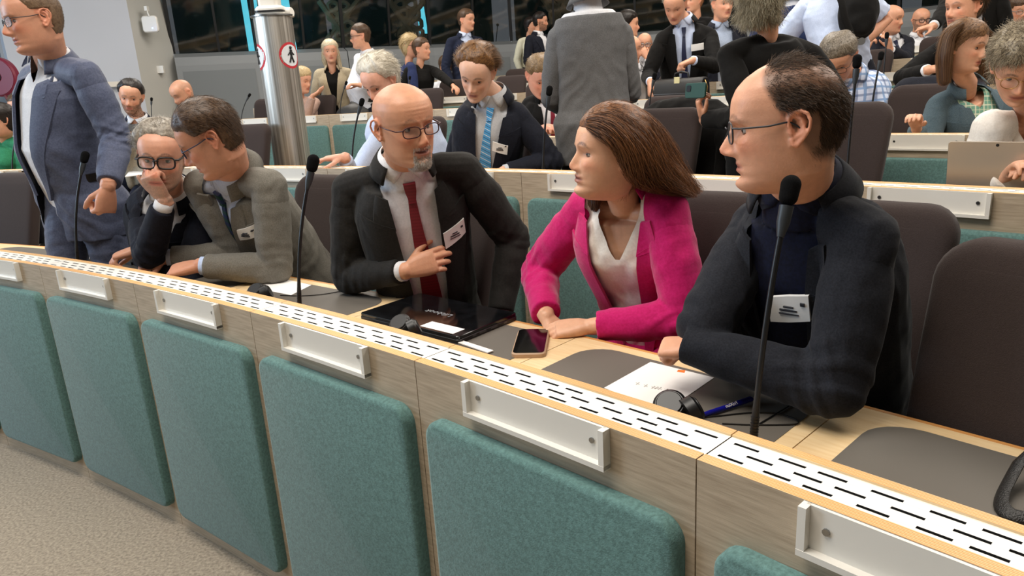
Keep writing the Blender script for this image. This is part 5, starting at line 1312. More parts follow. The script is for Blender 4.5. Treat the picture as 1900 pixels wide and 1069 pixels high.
far('woman with curly grey hair and glasses in a white blouse',1893,122,2.85,150,-28,34,None,SILKW,fem=1,hs=1.12,vox=.0042,tyaw=-22,neck=(1912,205,2.98),pelvis=(1905,430,3.2),sR=(1842,238,3.0),sL=(1985,232,2.92),eR=(1838,300,2.95),wR=(1870,325,2.8),eL=(1990,320,2.85),wL=(1940,330,2.75),topname='blouse',thick=1.35,neckline=(.10,.06),sfold=1.4,trousers=NAVY,skin='#d8a385',
 hair=dict(style='long',m=hairm('hair_grey_curly','#5d5140','#b8a98e'),t=.018,n=.5,str=(1,1,1),strands=9000,len=.036,flow=curl,lift=.5,rad=.0006,steps=8,jit=2.4,grav=.12),glasses=dict(m=mat('gold_frame','#b08a50',.3,metal=1),w=.025,h=.022,t=.0012,ex=.95))
far('man with a moustache and parted brown hair in a black suit',1786,14,5.9,78,-70,2,BLACKC,WSH,neck=(1800,60,6.0),pelvis=(1790,210,6.3),sR=(1742,95,6.2),sL=(1835,95,5.8),eR=(1690,140,6.0),wR=(1722,130,5.75),wL=(1800,165,5.8),hair=hshort(HBR,.026,style='short',len=.05,strands=2500),beard='#2a1c14',bstyle='stache',vox=.006,hR=dict(d=(1,-.2,.1),n=(0,.3,-1),curl=.6))
far('standing man in a black jacket pointing, head out of the picture',1812,-95,7.0,62,-60,5,BLACKC,WSH,True,pelvis=(1800,110,7.0),neck=(1805,-62,7.0),sR=(1765,-20,7.15),sL=(1845,-25,6.85),eR=(1752,30,6.8),wR=(1726,60,6.6),V=(.06,.08,-.05),Vlow=.09,hR=dict(d=(-1,-.1,-.15),n=(0,0,-1),curl=.75,point=True),hair=hshort(HDK))
far('bald man in a navy suit gesturing with both hands',1654,36,8.3,52,34,4,NAVY,WSH,tie=TNV,tieb=.1,hs=1.25,tyaw=5,pelvis=(1660,150,8.5),neck=(1650,68,8.35),sR=(1622,82,8.4),sL=(1684,80,8.4),wR=(1606,96,8.0),wL=(1652,92,7.95),eR=(1612,118,8.2),eL=(1688,112,8.2),hR=dict(d=(.4,0,1),n=(1,0,0),curl=.6,point=True),hL=dict(d=(-.3,0,1),n=(-1,0,0),curl=.4,point=True))
far('bearded bald man in a white shirt and glasses at the back',1709,37,10.1,43,-5,6,None,WSH,collar=WSH,coll=140,beard='#4a4038',glasses=dict(m=BLACKP,t=.003),hs=1.25,tyaw=0)
far('standing man in a light blue short-sleeved shirt with hand on hip',1530,-62,5.85,80,-15,5,None,LBSH,True,sleeve='short',slf=.75,hs=1.22,collar=LBSH,coll=140,neck=(1535,-20,5.9),pelvis=(1560,125,5.9),sR=(1500,12,5.95),sL=(1602,2,5.85),eL=(1645,38,5.85),wL=(1592,86,5.72),eLx=True,eR=(1480,70,6.0),wR=(1500,115,5.9),hL=dict(d=(-1,-.1,-.1),n=(0,1,0),curl=.3),thick=1.1,belly=.05,hair=hshort(HGR),trousers=NAVY,sfold=1.3)
far('person in a navy jacket seen from behind beside the curly-haired woman',1470,-35,7.2,62,165,5,cloth('blue_jacket','#1f2a44','#28345a'),WSH,True,neck=(1470,0,7.2),tyaw=170,lapel=False,V=(0,0,.3),hair=hshort(HBR))
far('person with blond hair just above the black-clothed shoulder',1462,44,8.3,42,150,5,None,BLACKC,hair=hshort(HBL,.03,style='long'),fem=1)
far('man with open grey shirt and dark blazer left of the curly hair',1341,8,8.0,56,14,3,NAVY,cloth('slate_shirt','#8f9bb0','#9fabc0'),True,hair=hshort(HGR,.012,style='high'),V=(.05,.09,-.02),coll=140)
far('bald man with glasses resting chin on hand below the dark-haired woman',1196,82,9.4,41,-10,6,NAVY,WSH,glasses=dict(m=STEEL,t=.003),wL=(1200,108,9.2),eL=(1213,135,9.2),hL=dict(d=(-.4,.1,1),n=(0,1,0),curl=.7),tyaw=0,hs=1.12)
far('woman with dark hair in a white shirt in profile',1166,46,8.6,45,82,0,None,WSH,True,fem=1,hair=hshort(HDK,.02,style='long',len=.05),collar=WSH,coll=140,trousers=NAVY)
far('seated man in a black suit and crimson tie reading',1003,142,6.15,76,18,32,BLACKC,WSH,tie=TCR,tieb=.05,neck=(1018,172,6.3),pelvis=(1020,300,6.5),sR=(984,195,6.35),sL=(1052,192,6.35),eR=(980,245,6.2),wR=(1000,246,6.0),wL=(1040,246,6.05),hair=hshort(hairm('hair_sandy','#5a4630','#917653'),.018),V=(.06,.085,.0),skin='#d59880')
far('small figure of a bearded man in a dark suit far behind',1003,40,13.0,31,84,2,NAVY,WSH,True,hair=hshort(HDK),beard='#2a1f18',hs=1.2,pelvis=(1003,115,13.0))
far('small figure with dark hair and cream top beside the dark suit',985,48,13.5,28,60,2,None,cloth('cream_top','#c9c6ae','#d6d3bd'),True,fem=1,hair=hshort(HDK,.02,style='long'),hs=1.1)
far('smiling man in an open navy blazer standing far back',866,38,11.0,38,58,2,cloth('navy_blazer','#171c2c','#20273c'),LBSH,True,hair=hshort(HBR,.014),smile=1,coll=140,hs=1.22,V=(.04,.08,.0))
far('woman with a blond ponytail in a navy blue sweater, back turned',762,86,9.9,39,72,0,None,cloth('blue_sweater','#222b4d','#2b365e'),True,fem=1,hair=hshort(HBL,.02,style='long',len=.06,strands=1500),glasses=dict(m=BLACKP,t=.002),hs=1.15,tyaw=110,sfold=1)
far('woman with glasses in a black jacket reaching to the desk',783,92,10.3,38,70,0,None,BLACKC,True,fem=1,hair=hshort(HBR,.02,style='short'),hs=1.15,tyaw=30,wL=(842,160,9.9),eL=(812,125,10.0),lean=10)
far('man in a white shirt with dark hair and crossed arms',668,68,9.6,41,-76,2,None,WSH,True,hair=hshort(HBR,.016),glasses=dict(m=BLACKP,t=.002),collar=WSH,coll=150,belly=.06,hs=1.18,tyaw=-50,wL=(668,158,9.3),eL=(705,150,9.4),wR=(690,150,9.3),eR=(648,150,9.6),pelvis=(680,195,9.7),neck=(682,98,9.65),trousers=NAVY,belt=True,thick=1.1)
bl=[[P(*q) for q in g] for g in ([(612,80,10.1),(600,92,10.1),(600,112,10.08),(603,122,10.05)],[(614,80,10.05),(602,94,10.0),(603,112,9.98),(606,124,9.98)],[(616,80,10.1),(625,92,10.1),(629,112,10.08),(634,128,10.0)],[(616,80,10.0),(622,94,10.05),(626,112,10.0),(632,126,9.95)])]
HPL=hairm('hair_platinum','#b3a284','#dccfb2'); BEIGE=cloth('beige_blazer','#a89a80','#bdaf94',.85)
far('woman with long platinum hair in a beige blazer',613,96,10.0,40,14,2,BEIGE,BLACKC,True,fem=1,collar=None,cuff=None,topname='blouse',neckline=(.05,.06),hair=hshort(HPL,.016,style='long'),flows=[('hair_lock',HPL,locks(bl,[.018,.030,.028,.016],900,.009,.0012))],hs=1.18,tyaw=5,V=(.02,.085,.12),Vlow=.07,lipc='#a04038',trousers=BLACKC)
far('white-haired man in a pale blue shirt behind the bald man',704,152,4.65,92,-32,30,None,LBSH,hair=hshort(HWH,.030,strands=5000,len=.05,style='high'),collar=LBSH,hs=1.16,vox=.005,tyaw=-10,neck=(728,198,4.75),pelvis=(760,350,5.0),sR=(706,255,4.75),sL=(800,240,4.8),eR=(672,288,4.62),wR=(640,292,4.42),wL=(760,320,4.6),hR=dict(d=(-1,-.1,0),n=(0,0,-1),curl=.15),skin='#e0a890',ruddy=1.5)
far('bearded young man in a navy blazer with a phone',243,180,6.5,58,14,12,cloth('navy_blazer','#171c2c','#20273c'),WSH,hair=hshort(HDK,.016,quiff=.6,style='high'),beard='#2a1c14',ba=.85,roll=-10,coll=140,neckline=(.05,.04),hs=1.14,vox=.0065,neck=(256,222,6.55),pelvis=(262,330,6.7),sR=(226,245,6.6),sL=(298,242,6.6),wR=(228,245,6.25),eR=(222,275,6.4),wL=(252,243,6.2),eL=(290,275,6.4),hR=dict(d=(.8,-.3,.3),n=(0,0,-1),curl=.7),hL=dict(d=(-1,-.3,.2),n=(0,.4,-1),curl=.6))
far('bald man looking down behind the grey suit',338,174,7.6,50,-34,24,BLACKC,WSH,scalp='#8b6a55',hs=1.14)
gl_=[[P(*q) for q in g] for g in ([(5,205,6.8),(-8,215,6.9),(-8,240,6.9),(-5,262,6.85)],[(8,205,6.8),(14,218,6.85),(16,238,6.85),(12,258,6.85)],[(6,204,6.9),(4,220,7.0),(4,240,7.0),(3,262,6.95)])]
far('woman with long dark hair in a green top at the left edge',2,224,6.75,62,-50,6,None,cloth('green_top','#2f7a55','#3a8c64',.8),fem=1,hair=hshort(HDK,.018,style='long'),flows=[('hair_lock',HDK,locks(gl_,[.02,.034,.034,.018],700,.009,.001))],topname='blouse',hs=1.16,tyaw=-20,neck=(8,255,6.8),pelvis=(15,350,7.0),sR=(-20,270,6.8),sL=(36,268,6.8),sfold=1.2)
far('partly hidden person in white raising a hand behind the walking man',38,200,7.8,48,-20,8,None,WSH,hair=hshort(HBR),wR=(28,232,7.5),eR=(45,262,7.6),hR=dict(d=(-.1,0,1),n=(-1,0,0),curl=.6),hs=1.12)
far('bald bearded man with a microphone at the right edge, far back',1862,24,9.1,42,-10,5,None,LBSH,collar=LBSH,beard='#6a5038',hs=1.2)
far('brown-haired person in glasses at the right edge',1892,20,8.2,50,-15,10,None,cloth('red_top','#8a2a24','#a03028'),hair=hshort(HBR,.022,style='low'),glasses=dict(m=STEEL,t=.002),hs=1.15)
far('person whose forehead shows above the bald man at the right edge',1860,-8,10.4,38,0,5,None,LBSH,hs=1.15,hair=hshort(HGR,.01,style='high'))
far('person with wavy fair hair half hidden by the steel column',561,150,8.9,42,60,12,None,cloth('rose_top','#a5887a','#b89a8c'),fem=1,hair=hshort(HBL,.025,style='long'),wL=(580,178,8.7),eL=(575,200,8.8),hs=1.13,hL=dict(d=(.9,-.2,.4),n=(0,0,1),curl=.2))
far('seated man in a grey jacket partly hidden by the standing grey suit',1168,92,7.2,54,70,5,MIDG,WSH,hs=1.13,tyaw=30,neck=(1172,125,7.25),sL=(1195,150,7.3),sR=(1150,150,7.3),pelvis=(1175,240,7.5))
far('small figure with brown hair and white top behind the young man',828,124,11.2,34,10,5,None,WSH,fem=1,hair=hshort(HBR,.025,style='long'),hs=1.15)
far('person with reddish hair behind the black-suited shoulder',1287,2,9.6,44,-60,0,None,BLACKC,True,hair=hshort(hairm('hair_red','#7a4a2c','#b07a50'),.02),hs=1.15)
# ================================================ things on and around the desks
def frame(o,x,y):
    x=Vector(x).normalized(); z=x.cross(Vector(y)).normalized(); y=z.cross(x)
    return Matrix(((x.x,y.x,z.x,o.x),(x.y,y.y,z.y,o.y),(x.z,y.z,z.z,o.z),(0,0,0,1)))
def text(s,size,M,m,parent,ext=.0003,name='lettering'):
    c=bpy.data.curves.new('t','FONT'); c.body=s; c.size=size; c.extrude=ext; c.align_x='CENTER'; c.align_y='CENTER'
    o=bpy.data.objects.new('t',c); COL.objects.link(o); dg=bpy.context.evaluated_depsgraph_get(); me=bpy.data.meshes.new_from_object(o.evaluated_get(dg)); bpy.data.objects.remove(o)
    me.materials.clear(); me.materials.append(m); me.transform(M); r=bpy.data.objects.new(name,me); COL.objects.link(r); r.parent=parent; return r
def place(mb,name,m,T,smooth=False,ang=40):
    """build in world space as a child of T"""
    return adopt_(mb.build(name,m,None,smooth,ang=ang),T)
def adopt_(o,T): o.parent=T; o.matrix_parent_inverse=Matrix.Translation(T.location).inverted(); return o
def tface(az): a=math.radians(az); return Vector((math.sin(a),-math.cos(a),0)),Vector((math.cos(a),math.sin(a),0))
# closed laptop
c=[PZ(667,587,.862),PZ(850,633,.862),PZ(957,577,.872),PZ(780,548,.872)]
lx=(c[1]-c[0]).normalized(); ly=(c[3]-c[0]); ly=(ly-lx*ly.dot(lx)).normalized(); w_=(c[1]-c[0]).length; d_=((c[3]-c[0]).dot(ly)+(c[2]-c[1]).dot(ly))/2
M0=frame(Vector((c[0].x,c[0].y,.8522)),Vector((lx.x,lx.y,0)),Vector((ly.x,ly.y,0)))
T=thing('laptop','closed black glossy laptop with dust marks on the desk before the bald man','laptop',M0.translation)
k=MB(); k.prism(rrect(0,w_,0,d_,.012),0,.012,0,M0,bev=.002); place(k,'base',mat('laptop_body','#141416',.45),T)
k=MB(); k.prism(rrect(.001,w_-.001,.001,d_-.001,.012),.0135,.022,0,M0,bev=.0015); place(k,'lid',mat('laptop_lid','#0b0c0e',.09,var=.5,vscale=25,spec=.6,detail=6),T)
k=MB(); 
for j,(a,b) in enumerate(((.06,.075),(.09,.12),(.14,.17),(.20,.215))): k.box((w_-.0005,a,.004),(w_+.0006,b,.009),0,M0)
place(k,'port',mat('port_grey','#4a4b4e',.4),T)
k=MB(); k.box((.62*w_,.012,.022),(.93*w_,.062,.0224),0,M0); o=place(k,'sticker',PAPER,T); o['label']='white blank sticker'
tm=mat('logo_grey','#8a8d90',.3); o=text('Lifebook',.034,M0@Matrix.Translation((w_*.52,d_*.50,.0222))@Matrix.Rotation(pi,4,'Z'),tm,T); adopt_(o,T)
# phone
c=[PZ(948,662,.855),PZ(1012,661,.855),PZ(1014,616,.855),PZ(957,616,.855)]
lx=(c[1]-c[0]); w_=lx.length; ly=(c[3]-c[0]); 
M1=frame(Vector((c[0].x,c[0].y,.8505)),Vector((lx.x,lx.y,0)),Vector((ly.x,ly.y,0))); hgt_=abs((M1.inverted()@c[3]).y)
T=thing('smartphone','smartphone with black screen in a beige case on the light wood desk','phone',M1.translation)
k=MB(); k.prism(rrect(0,w_,0,hgt_,.016),0,.013,0,M1,bev=.003); place(k,'case',mat('beige_case','#b3957a',.5),T,True)
k=MB(); k.prism(rrect(.004,w_-.004,.004,hgt_-.004,.013),.0128,.0140,0,M1); place(k,'screen',mat('phone_screen','#050506',.08,spec=.6),T)
def sheet(name,pts,z,label,cat,m=PAPER,th=.0006,group=None):
    q=[PZ(x,y,z) for x,y in pts]; k=MB(); n=len(q); k.add([p for p in q]+[p+Vector((0,0,th)) for p in q],[tuple(range(n,2*n)),tuple(range(n-1,-1,-1))]+[(i,(i+1)%n,n+(i+1)%n,n+i) for i in range(n)])
    o=k.build(name,m,None,loc=q[0]); tag(o,label,cat,group); return o
def fixwind(pts): return pts[::-1]
pp=sheet('paper_sheet',[(1121,720),(1232,765),(1325,701),(1207,672)],.8516,'white sheet with an orange square and pale grey pictograms on the grey desk inlay','paper')
q=[PZ(x,y,.8523) for x,y in ((1258,686),(1256,690),(1270,692),(1272,687))]; k=MB(); k.add(q,[(0,1,2,3)]); o=k.build('orange_square',mat('orange_print','#e8792c',.6)); adopt_(o,pp)
pic=mat('pale_print','#b9b6b2',.7); k=MB()
for x,y in ((1183,712),(1198,716),(1212,719),(1218,720),(1224,721),(1236,724)):
    a=PZ(x-3,y+2,.8523); b=PZ(x+3,y-2,.8523); k.tube([a,b],.0012,5); k.tube([PZ(x-3,y-2,.8523),PZ(x+3,y+2,.8523)],.0012,5)
adopt_(k.build('pictogram',pic),pp)
sheet('paper_sheet',[(470,534),(540,548),(578,529),(523,517)],.8516,'white sheet beside headphones left of the bald man in a red tie','paper')
sheet('paper_sheet',[(122,472),(160,482),(192,474),(158,465)],.8516,'white sheet beside the left microphone and headphones','paper')
sheet('paper_card',[(815,625),(905,656),(916,652),(826,623)],.8535,'narrow cream card lying along the ply edge by the laptop','card',th=.003)
sheet('papers',[(232,329),(270,324),(274,318),(240,319)],1.0415,'white papers on the desk end behind the man in black glasses','paper',th=.006)
# notebook under the hands of the man in grey
sheet('notebook',[(215,487),(244,493),(268,480),(236,474)],.852,'dark closed notebook beside the hand of the man in black glasses','notebook',mat('notebook_cover','#2b2c2c',.6),th=.014)
# pen
T=None; a=PZ(1302,771,.858); b=PZ(1394,741,.860); k=MB(); d=(b-a).normalized(); k.capsule([a,a+d*.02,b-d*.05,b],[.0045,.0058,.0058,.0052],14)
T=thing('pen','blue pen with white lettering lying beside the headphones','pen',a); place(k,'barrel',mat('pen_blue','#14157a',.25),T,True)
side=Vector((0,0,1)).cross(d).normalized(); mid=a+d*((b-a).length*.58)
Mt=frame(mid+(Vector((0,-.6,.8))).normalized()*.0061,-d,Vector((0,.8,.6))-d*(Vector((0,.8,.6)).dot(d)))
o=text('FriXion',.011,Mt,WHITEM,T); adopt_(o,T)
k=MB(); k.capsule([b-d*.045+Vector((0,0,.006)),b-d*.004+Vector((0,0,.007))],.0016,8); place(k,'clip',mat('pen_blue','#14157a',.25),T,True)
# headphones
def cup(k,c,ax,r,th):
    ax=Vector(ax).normalized(); M=frame(Vector(c),ax.orthogonal(),ax.cross(ax.orthogonal()))
    k.prism(cir(r,32),-th*.5,th*.5,0,M,bev=r*.16); k.prism(cir(r*.78,28),th*.5,th*.5+.004,0,M,bev=.002)
    return M
GRILL=mat('grille_grey','#3a3836',.6)
def headphones(x1,y1,x2,y2,z,label,s=1,cable=None):
    a=PZ(x1,y1,z+.034*s); b=PZ(x2,y2,z+.031*s); T=thing('headphones',label,'headphones',(a.x,a.y,z))
    k=MB(); M=cup(k,a,(-.25,-.55,.75),.036*s,.018*s); cp=place(k,'ear_cup',BLACKP,T,True)
    k=MB()
    for i in range(-4,5):
        for j in range(-4,5):
            if i*i+j*j<18: q=M@Vector((i*.0042*s,j*.0042*s,.009*s+.0045)); k.tube([q,q+(M.to_3x3()@Vector((0,0,.0006)))],.0012*s,6)
    g=place(k,'grille',GRILL,cp); g.matrix_parent_inverse=Matrix.Translation(T.location).inverted()
    k=MB(); cup(k,b,(.85,.15,.35),.031*s,.026*s); place(k,'ear_cup',BLACKP,T,True)
    k=MB(); m_=(a+b)*.5+Vector((0,.02,.012)); k.capsule([a+Vector((0,.012,0)),m_,b+Vector((0,.01,0))],.007*s,10); place(k,'headband',BLACKP,T,True)
    for pts in (cable or []):
        k=MB(); k.tube([PZ(x,y,.8535) for x,y in pts],.0016,7); place(k,'cable',BLACKP,T,True)
def sm(pts,n=5):
    out=[]
    for i in range(len(pts)-1):
        p0=pts[max(i-1,0)];p1=pts[i];p2=pts[i+1];p3=pts[min(i+2,len(pts)-1)]
        for j in range(n):
            t=j/n; out.append(tuple(.5*(2*p1[c]+(p2[c]-p0[c])*t+(2*p0[c]-5*p1[c]+4*p2[c]-p3[c])*t*t+(3*p1[c]-p0[c]-3*p2[c]+p3[c])*t**3) for c in (0,1)))
    return out+[pts[-1]]
headphones(1243,752,1284,762,.8512,'black headphones with coiled cable beside the blue pen',1,[sm([(1290,775),(1330,772),(1390,766),(1440,767),(1475,778),(1480,786),(1450,788),(1390,788),(1340,786)]),sm([(1410,786),(1440,768),(1465,752),(1470,738),(1455,728),(1425,722)]),sm([(1470,734),(1500,732),(1540,727)])])
headphones(742,601,768,610,.871,'black headphones lying on the front edge of the laptop',.95)
headphones(474,540,494,544,.8512,'black headphones beside the white sheet left of the bald man',1,[sm([(520,548),(560,549),(600,546),(640,539),(665,534)])])
headphones(190,474,209,474,.8512,'black headphones near the hand of the man in black glasses',1.05)
# black bag and its strap at the right edge
LEA=mat('black_leather','#100e0d',.38,bump=.9,bscale=420)
b0=PZ(1852,815,.84); tx,ox=tface(pol(b0)[0])
T=thing('leather_handbag','black grained leather handbag with loop strap at the right picture edge','bag',PO(pol(b0)[0]-1.6,.80,.60))
k=MB(); o_=T.location; rings=[]
for z,w_,d_ in ((0,.20,.085),(.10,.215,.09),(.20,.21,.08),(.255,.205,.07)):
    rings.append([o_+tx*(w_*math.copysign(abs(math.cos(t))**.6,math.cos(t)))+ox*(d_*math.copysign(abs(math.sin(t))**.7,math.sin(t)))+Vector((0,0,z+.012*math.sin(3*t)*(z>.15))) for t in [2*pi*j/36 for j in range(36)]])
inner=[[o_+(p-o_)*1.0+( (o_+Vector((0,0,(p-o_).z)))-p).normalized()*.006 for p in r] for r in rings[::-1]]
k.loft(rings+inner); place(k,'body',LEA,T,True,70)
k=MB(); pts=[o_+tx*-.12+ox*-.07+Vector((0,0,.24)),o_+tx*-.11+Vector((0,0,.31)),o_+tx*.03+Vector((0,0,.33)),o_+tx*.12+ox*.05+Vector((0,0,.25))]; k.tube(pts,.014,10,flat=.35); place(k,'handle',LEA,T,True)
chair(pol(b0)[0]-1.6,0,'dark chair at the right picture edge holding the black leather handbag',dr=.80)
k=MB(); pts=[o_+tx*-.10+ox*-.06+Vector((0,0,.24)),o_+tx*-.10+ox*-.10+Vector((0,0,.30))]+[PZ(x,y,z) for x,y,z in ((1912,820,.93),(1890,860,.885),(1868,900,.868),(1856,925,.861),(1857,942,.859),(1870,955,.859),(1895,962,.859),(1930,965,.859))]
P2=[]; 
for i in range(len(pts)-1): P2+= [pts[i],(pts[i]+pts[i+1])/2]
P2.append(pts[-1]); 
for _ in range(2): P2=[P2[0]]+[(P2[i-1]+P2[i]*2+P2[i+1])/4 for i in range(1,len(P2)-1)]+[P2[-1]]
k.tube(P2,.0125,12,flat=.42,up=(0,0,1)); place(k,'strap',LEA,T,True)
# laptops on other desks
SIL=mat('silver_lid','#b9aea0',.28,metal=.6); KEY=mat('key_deck','#8d8a86',.5)
def openlap(px,py,zt,w_,h_,label,tilt=18,off=0,logo=True):
    b=PZ(px,py,zt+.003); tx,ox=tface(pol(b)[0]+off)
    T=thing('laptop',label,'laptop',b); M=frame(b,tx,ox)
    k=MB(); k.prism(rrect(0,w_,0,h_*.95,.01),0,.012,0,M,bev=.002); place(k,'base',KEY,T)
    a=math.radians(tilt); up=Vector((0,0,1))*math.cos(a)-ox*math.sin(a); M2=frame(b+Vector((0,0,.012)),tx,up)
    k=MB(); k.prism(rrect(0,w_,0,h_,.012),0,.007,0,M2,bev=.0015); place(k,'lid',SIL,T)
    k=MB(); k.box((.008,.008,-.0008),(w_-.008,h_-.008,-.0002),0,M2); place(k,'screen',mat('phone_screen','#050506',.08),T)
    k=MB(); k.prism([(w_*.5+.006*math.cos(t),h_*.93+.006*math.sin(t)) for t in [2*pi*j/12 for j in range(12)]],.007,.0078,0,M2); place(k,'camera_dot',BLACKP,T)
openlap(1755,352,1.04,.34,.19,'open silver laptop seen from behind before the woman in a white blouse',8)
openlap(786,232,1.075,.30,.19,'small silver laptop behind the bald man at the end of the third row',15)
# briefcase
b=PO(pol(PR(1262,178,ROWDR[3]+.3))[0],ROWDR[3]+.33,ROWZ[3]+.851); tx,ox=tface(pol(b)[0])
T=thing('briefcase','black leather briefcase with a pale luggage tag on the fourth-row desk','bag',b); M=frame(b,tx,Vector((0,0,1)))@Matrix.Identity(4)
M=Matrix(((tx.x,ox.x,0,b.x),(tx.y,ox.y,0,b.y),(0,0,1,b.z),(0,0,0,1)))
k=MB(); rings=[]
for x,s_ in ((-.23,.92),(-.215,1),(.215,1),(.23,.92)):
    rings.append([M@Vector((x,.11*s_*math.copysign(abs(math.cos(t))**.45,math.cos(t)),.145+.145*s_*math.copysign(abs(math.sin(t))**(.8 if math.sin(t)>0 else .35),math.sin(t)))) for t in [2*pi*j/28 for j in range(28)]])
k.loft(rings); place(k,'body',LEA,T,True,50)
k=MB(); k.box((-.235,-.118,.15),(.235,-.108,.158),0,M); place(k,'zip',mat('zip_grey','#55575a',.4,metal=.5),T)
k=MB(); k.tube([M@Vector(p) for p in ((-.07,0,.28),(-.06,0,.33),(.0,0,.345),(.06,0,.33),(.07,0,.28))],.010,8); place(k,'handle',LEA,T,True)
k=MB(); k.box((-.03,-.10,.245),(.02,-.09,.30),0,M); o=place(k,'luggage_tag',mat('tag_cream','#cfc99a',.6),T); o['label']='pale yellow luggage tag'
k=MB(); k.tube([M@Vector(p) for p in ((.235,-.03,.26),(.26,-.04,.20),(.25,-.04,.14),(.27,-.03,.08))],.007,6); place(k,'strap_clip',mat('brass','#9a8050',.35,metal=1),T,True)
# coats over chairs
def coat(az,ri,label,m,turn=0,dr=1.02,low=.52,w_=.29,cat='coat'):
    loc=PO(az,ROWDR[ri]+dr,FLOORZ[ri+1]); M=Matrix.Translation(loc)@Matrix.Rotation(math.radians(az-90+turn),4,'Z')
    k=MB(); rings=[]
    for z,ww,dd,yo in ((low,w_*.92,.045,.215),(low+.15,w_*.95,.055,.235),(.80,w_*.98,.062,.27),(.98,w_*1.0,.066,.32),(1.07,w_*.95,.062,.35),(1.115,w_*.72,.045,.37),(1.13,w_*.25,.03,.375)):
        rings.append([M@Vector((ww*math.copysign(abs(math.cos(t))**.8,math.cos(t)),yo+dd*math.sin(t),z)) for t in [2*pi*j/30 for j in range(30)]])
    k.loft(rings)
    for s_ in (-1,1): k.capsule([M@Vector((s_*w_*.85,.33,1.02)),M@Vector((s_*(w_+.02),.24,.85)),M@Vector((s_*(w_-.01),.2,.62))],[.05,.05,.042],12)
    V,F=remesh(k,.01,2); V=V+vnormals(V,F)*(fnoise(V,10,3,(1,1,.5))*.012+fnoise(V,26,5,(1,1,.6))*.005)[:,None]
    o=mesh_obj('coat',V,F,m,None,origin=loc); tag(o,label,cat); return o
coat(50.2,1,'black suit jacket draped over the second-row chair behind the woman in pink',BLACKC)
coat(46.6,2,'dark navy coat draped over the third-row chair beside the plaid shirt',NAVY)
c_=pol(P(243,290,6.1)); 
k=MB(); b=P(243,300,6.1); b.z=FLOORZ[2]
chair(c_[0],1,'dark chair with a beige coat below the bearded young man',dr=c_[1]-1.66)
coat(c_[0],1,'beige coat with pale lining draped over a chair below the bearded young man',cloth('beige_coat','#8d8372','#a39884'),dr=c_[1]-1.66,low=.62)
def softbag(c,sx,sy,sz,label,m,name='backpack'):
    k=MB(); k.sphere(c+Vector((0,0,sz)),1,20,14,0,(sx,sy,sz)); k.sphere(c+Vector((0,-sy*.6,sz*.7)),1,16,10,0,(sx*.7,sy*.5,sz*.55)); k.capsule([c+Vector((-sx*.5,0,sz*1.6)),c+Vector((0,0,sz*2.15)),c+Vector((sx*.5,0,sz*1.6))],.02,8)
    V,F=remesh(k,.012,2); V=V+vnormals(V,F)*(fnoise(V,14,8)*.012)[:,None]; V[:,2]=np.maximum(V[:,2],c.z)
    o=mesh_obj(name,V,F,m,None,origin=c); tag(o,label,'bag'); return o
b=PR(655,214,ROWDR[3]+.4); b.z=ROWZ[3]+.851
softbag(b,.20,.13,.11,'black leather bag on the desk beneath the man in a white shirt',LEA)
# phones held by hands
def heldphone(x,y,Y,label,m,yaw,w_=.078,h_=.15,tilt=20):
    c=P(x,y,Y); a=math.radians(yaw); xx=Vector((math.cos(a),math.sin(a),0)); up=Vector((0,0,math.cos(math.radians(tilt))))+Vector((-math.sin(a),math.cos(a),0))*math.sin(math.radians(tilt)); M=frame(c,xx,up)
    T=thing('smartphone',label,'phone',c); k=MB(); k.prism(rrect(-h_/2,h_/2,-w_/2,w_/2,.014),0,.010,0,M,bev=.002); place(k,'case',m,T,True)
    k=MB(); k.prism(rrect(-h_/2+.012,-h_/2+.045,w_/2-.045,w_/2-.012,.008),.010,.0125,0,M); place(k,'camera_bump',BLACKP,T)
heldphone(1292,168,3.92,'smartphone in a dark green case held up beside the black-clothed woman',mat('green_case','#23483f',.5),-62,tilt=5)
heldphone(242,238,6.18,'black smartphone held by the bearded young man',BLACKP,-5,tilt=50)
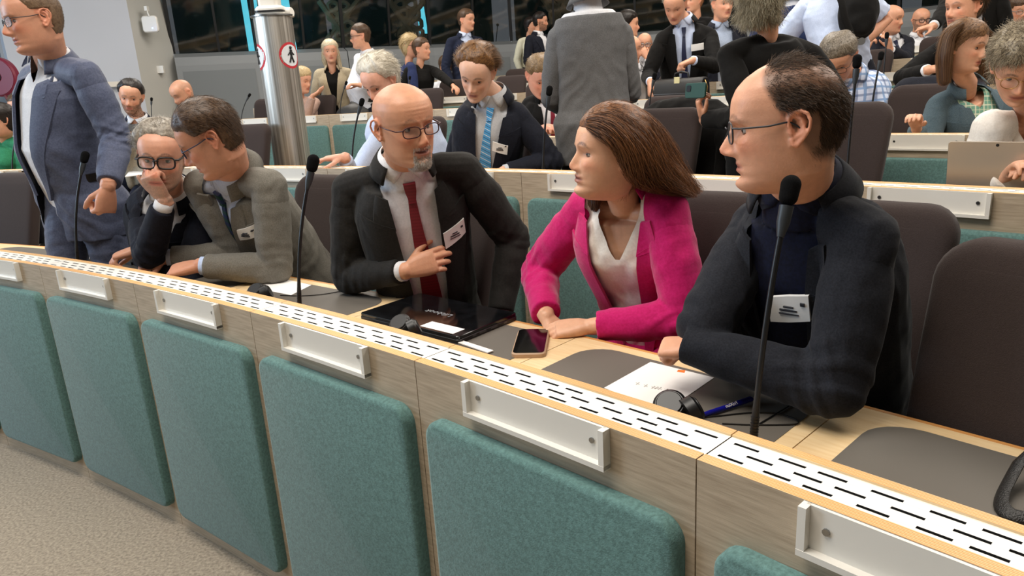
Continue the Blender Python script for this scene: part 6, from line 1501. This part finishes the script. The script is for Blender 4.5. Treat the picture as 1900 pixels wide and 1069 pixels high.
# strap hanging over the chair beside the woman
cz=Matrix.Translation(PO(45.3,1.02,FLOORZ[1]))@Matrix.Rotation(math.radians(45.3-90+6),4,'Z')
k=MB(); rg=[]
for z,x in ((.30,.10),(.42,.07),(.52,.05),(.60,.035),(.655,.03),(.665,.03),(.60,.03)):
    y=.20+.16*(z/.64)**1.3-.35*x*x*.6; back=.045 if (z==.60 and x==.03) else (-.0 if z>.65 else -.052)
    rg.append([cz@Vector((x+q*.024,y+back+e,.44+z)) for q,e in ((-1,-.003),(1,-.003),(1,.003),(-1,.003))])
k.loft(rg); o=k.build('bag_strap',mat('strap_olive','#1d1a15',.8),None,loc=cz.translation); tag(o,'black webbing strap hanging over the chair beside the woman in pink','strap')
# red banner at the right edge
a=P(1872,-10,9.9); k=MB(); rings=[]
for j in range(9):
    x=j/8; rings.append([P(1868+x*22,-30+0*x,9.95)+Vector((0,.03*math.sin(j*1.7),0)),P(1860+x*24,60,9.95)+Vector((0,.03*math.sin(j*1.7),0)),P(1860+x*24,60,9.95)+Vector((0,.02+.03*math.sin(j*1.7),0)),P(1868+x*22,-30,9.95)+Vector((0,.02+.03*math.sin(j*1.7),0))])
k.loft(rings); o=k.build('red_banner',mat('banner_red','#c0241c',.7),None,True,loc=a); tag(o,'bright red banner between two heads at the right edge','banner')
# backpack of the standing man in blue
bp=P(1590,75,6.1); o=softbag(bp,.16,.12,.20,'black backpack hanging behind the man in the light blue shirt',BLACKC)
bs_=P(1566,10,5.74); k=MB(); q=[P(1556,-12,5.74),P(1562,5,5.69),P(1568,35,5.68),P(1578,60,5.70),P(1584,82,5.74)]; k.tube(q,.028,8,flat=.25,up=(0,-1,0)); o2=k.build('shoulder_strap',BLACKC,None,True); adopt_(o2,o)
# wristwatch
w0=P(1596,80,5.70); k=MB(); 
o=[x for x in bpy.data.objects if x.get('label','').startswith('standing man in a light blue short')][0]
k.tube([w0+Vector((-.01,-.034,.01)),w0+Vector((-.012,-.048,.012))],.026,16); wt=k.build('wristwatch',STEEL,None,True); wt.parent=o; wt.matrix_parent_inverse=Matrix.Translation(o.location).inverted()
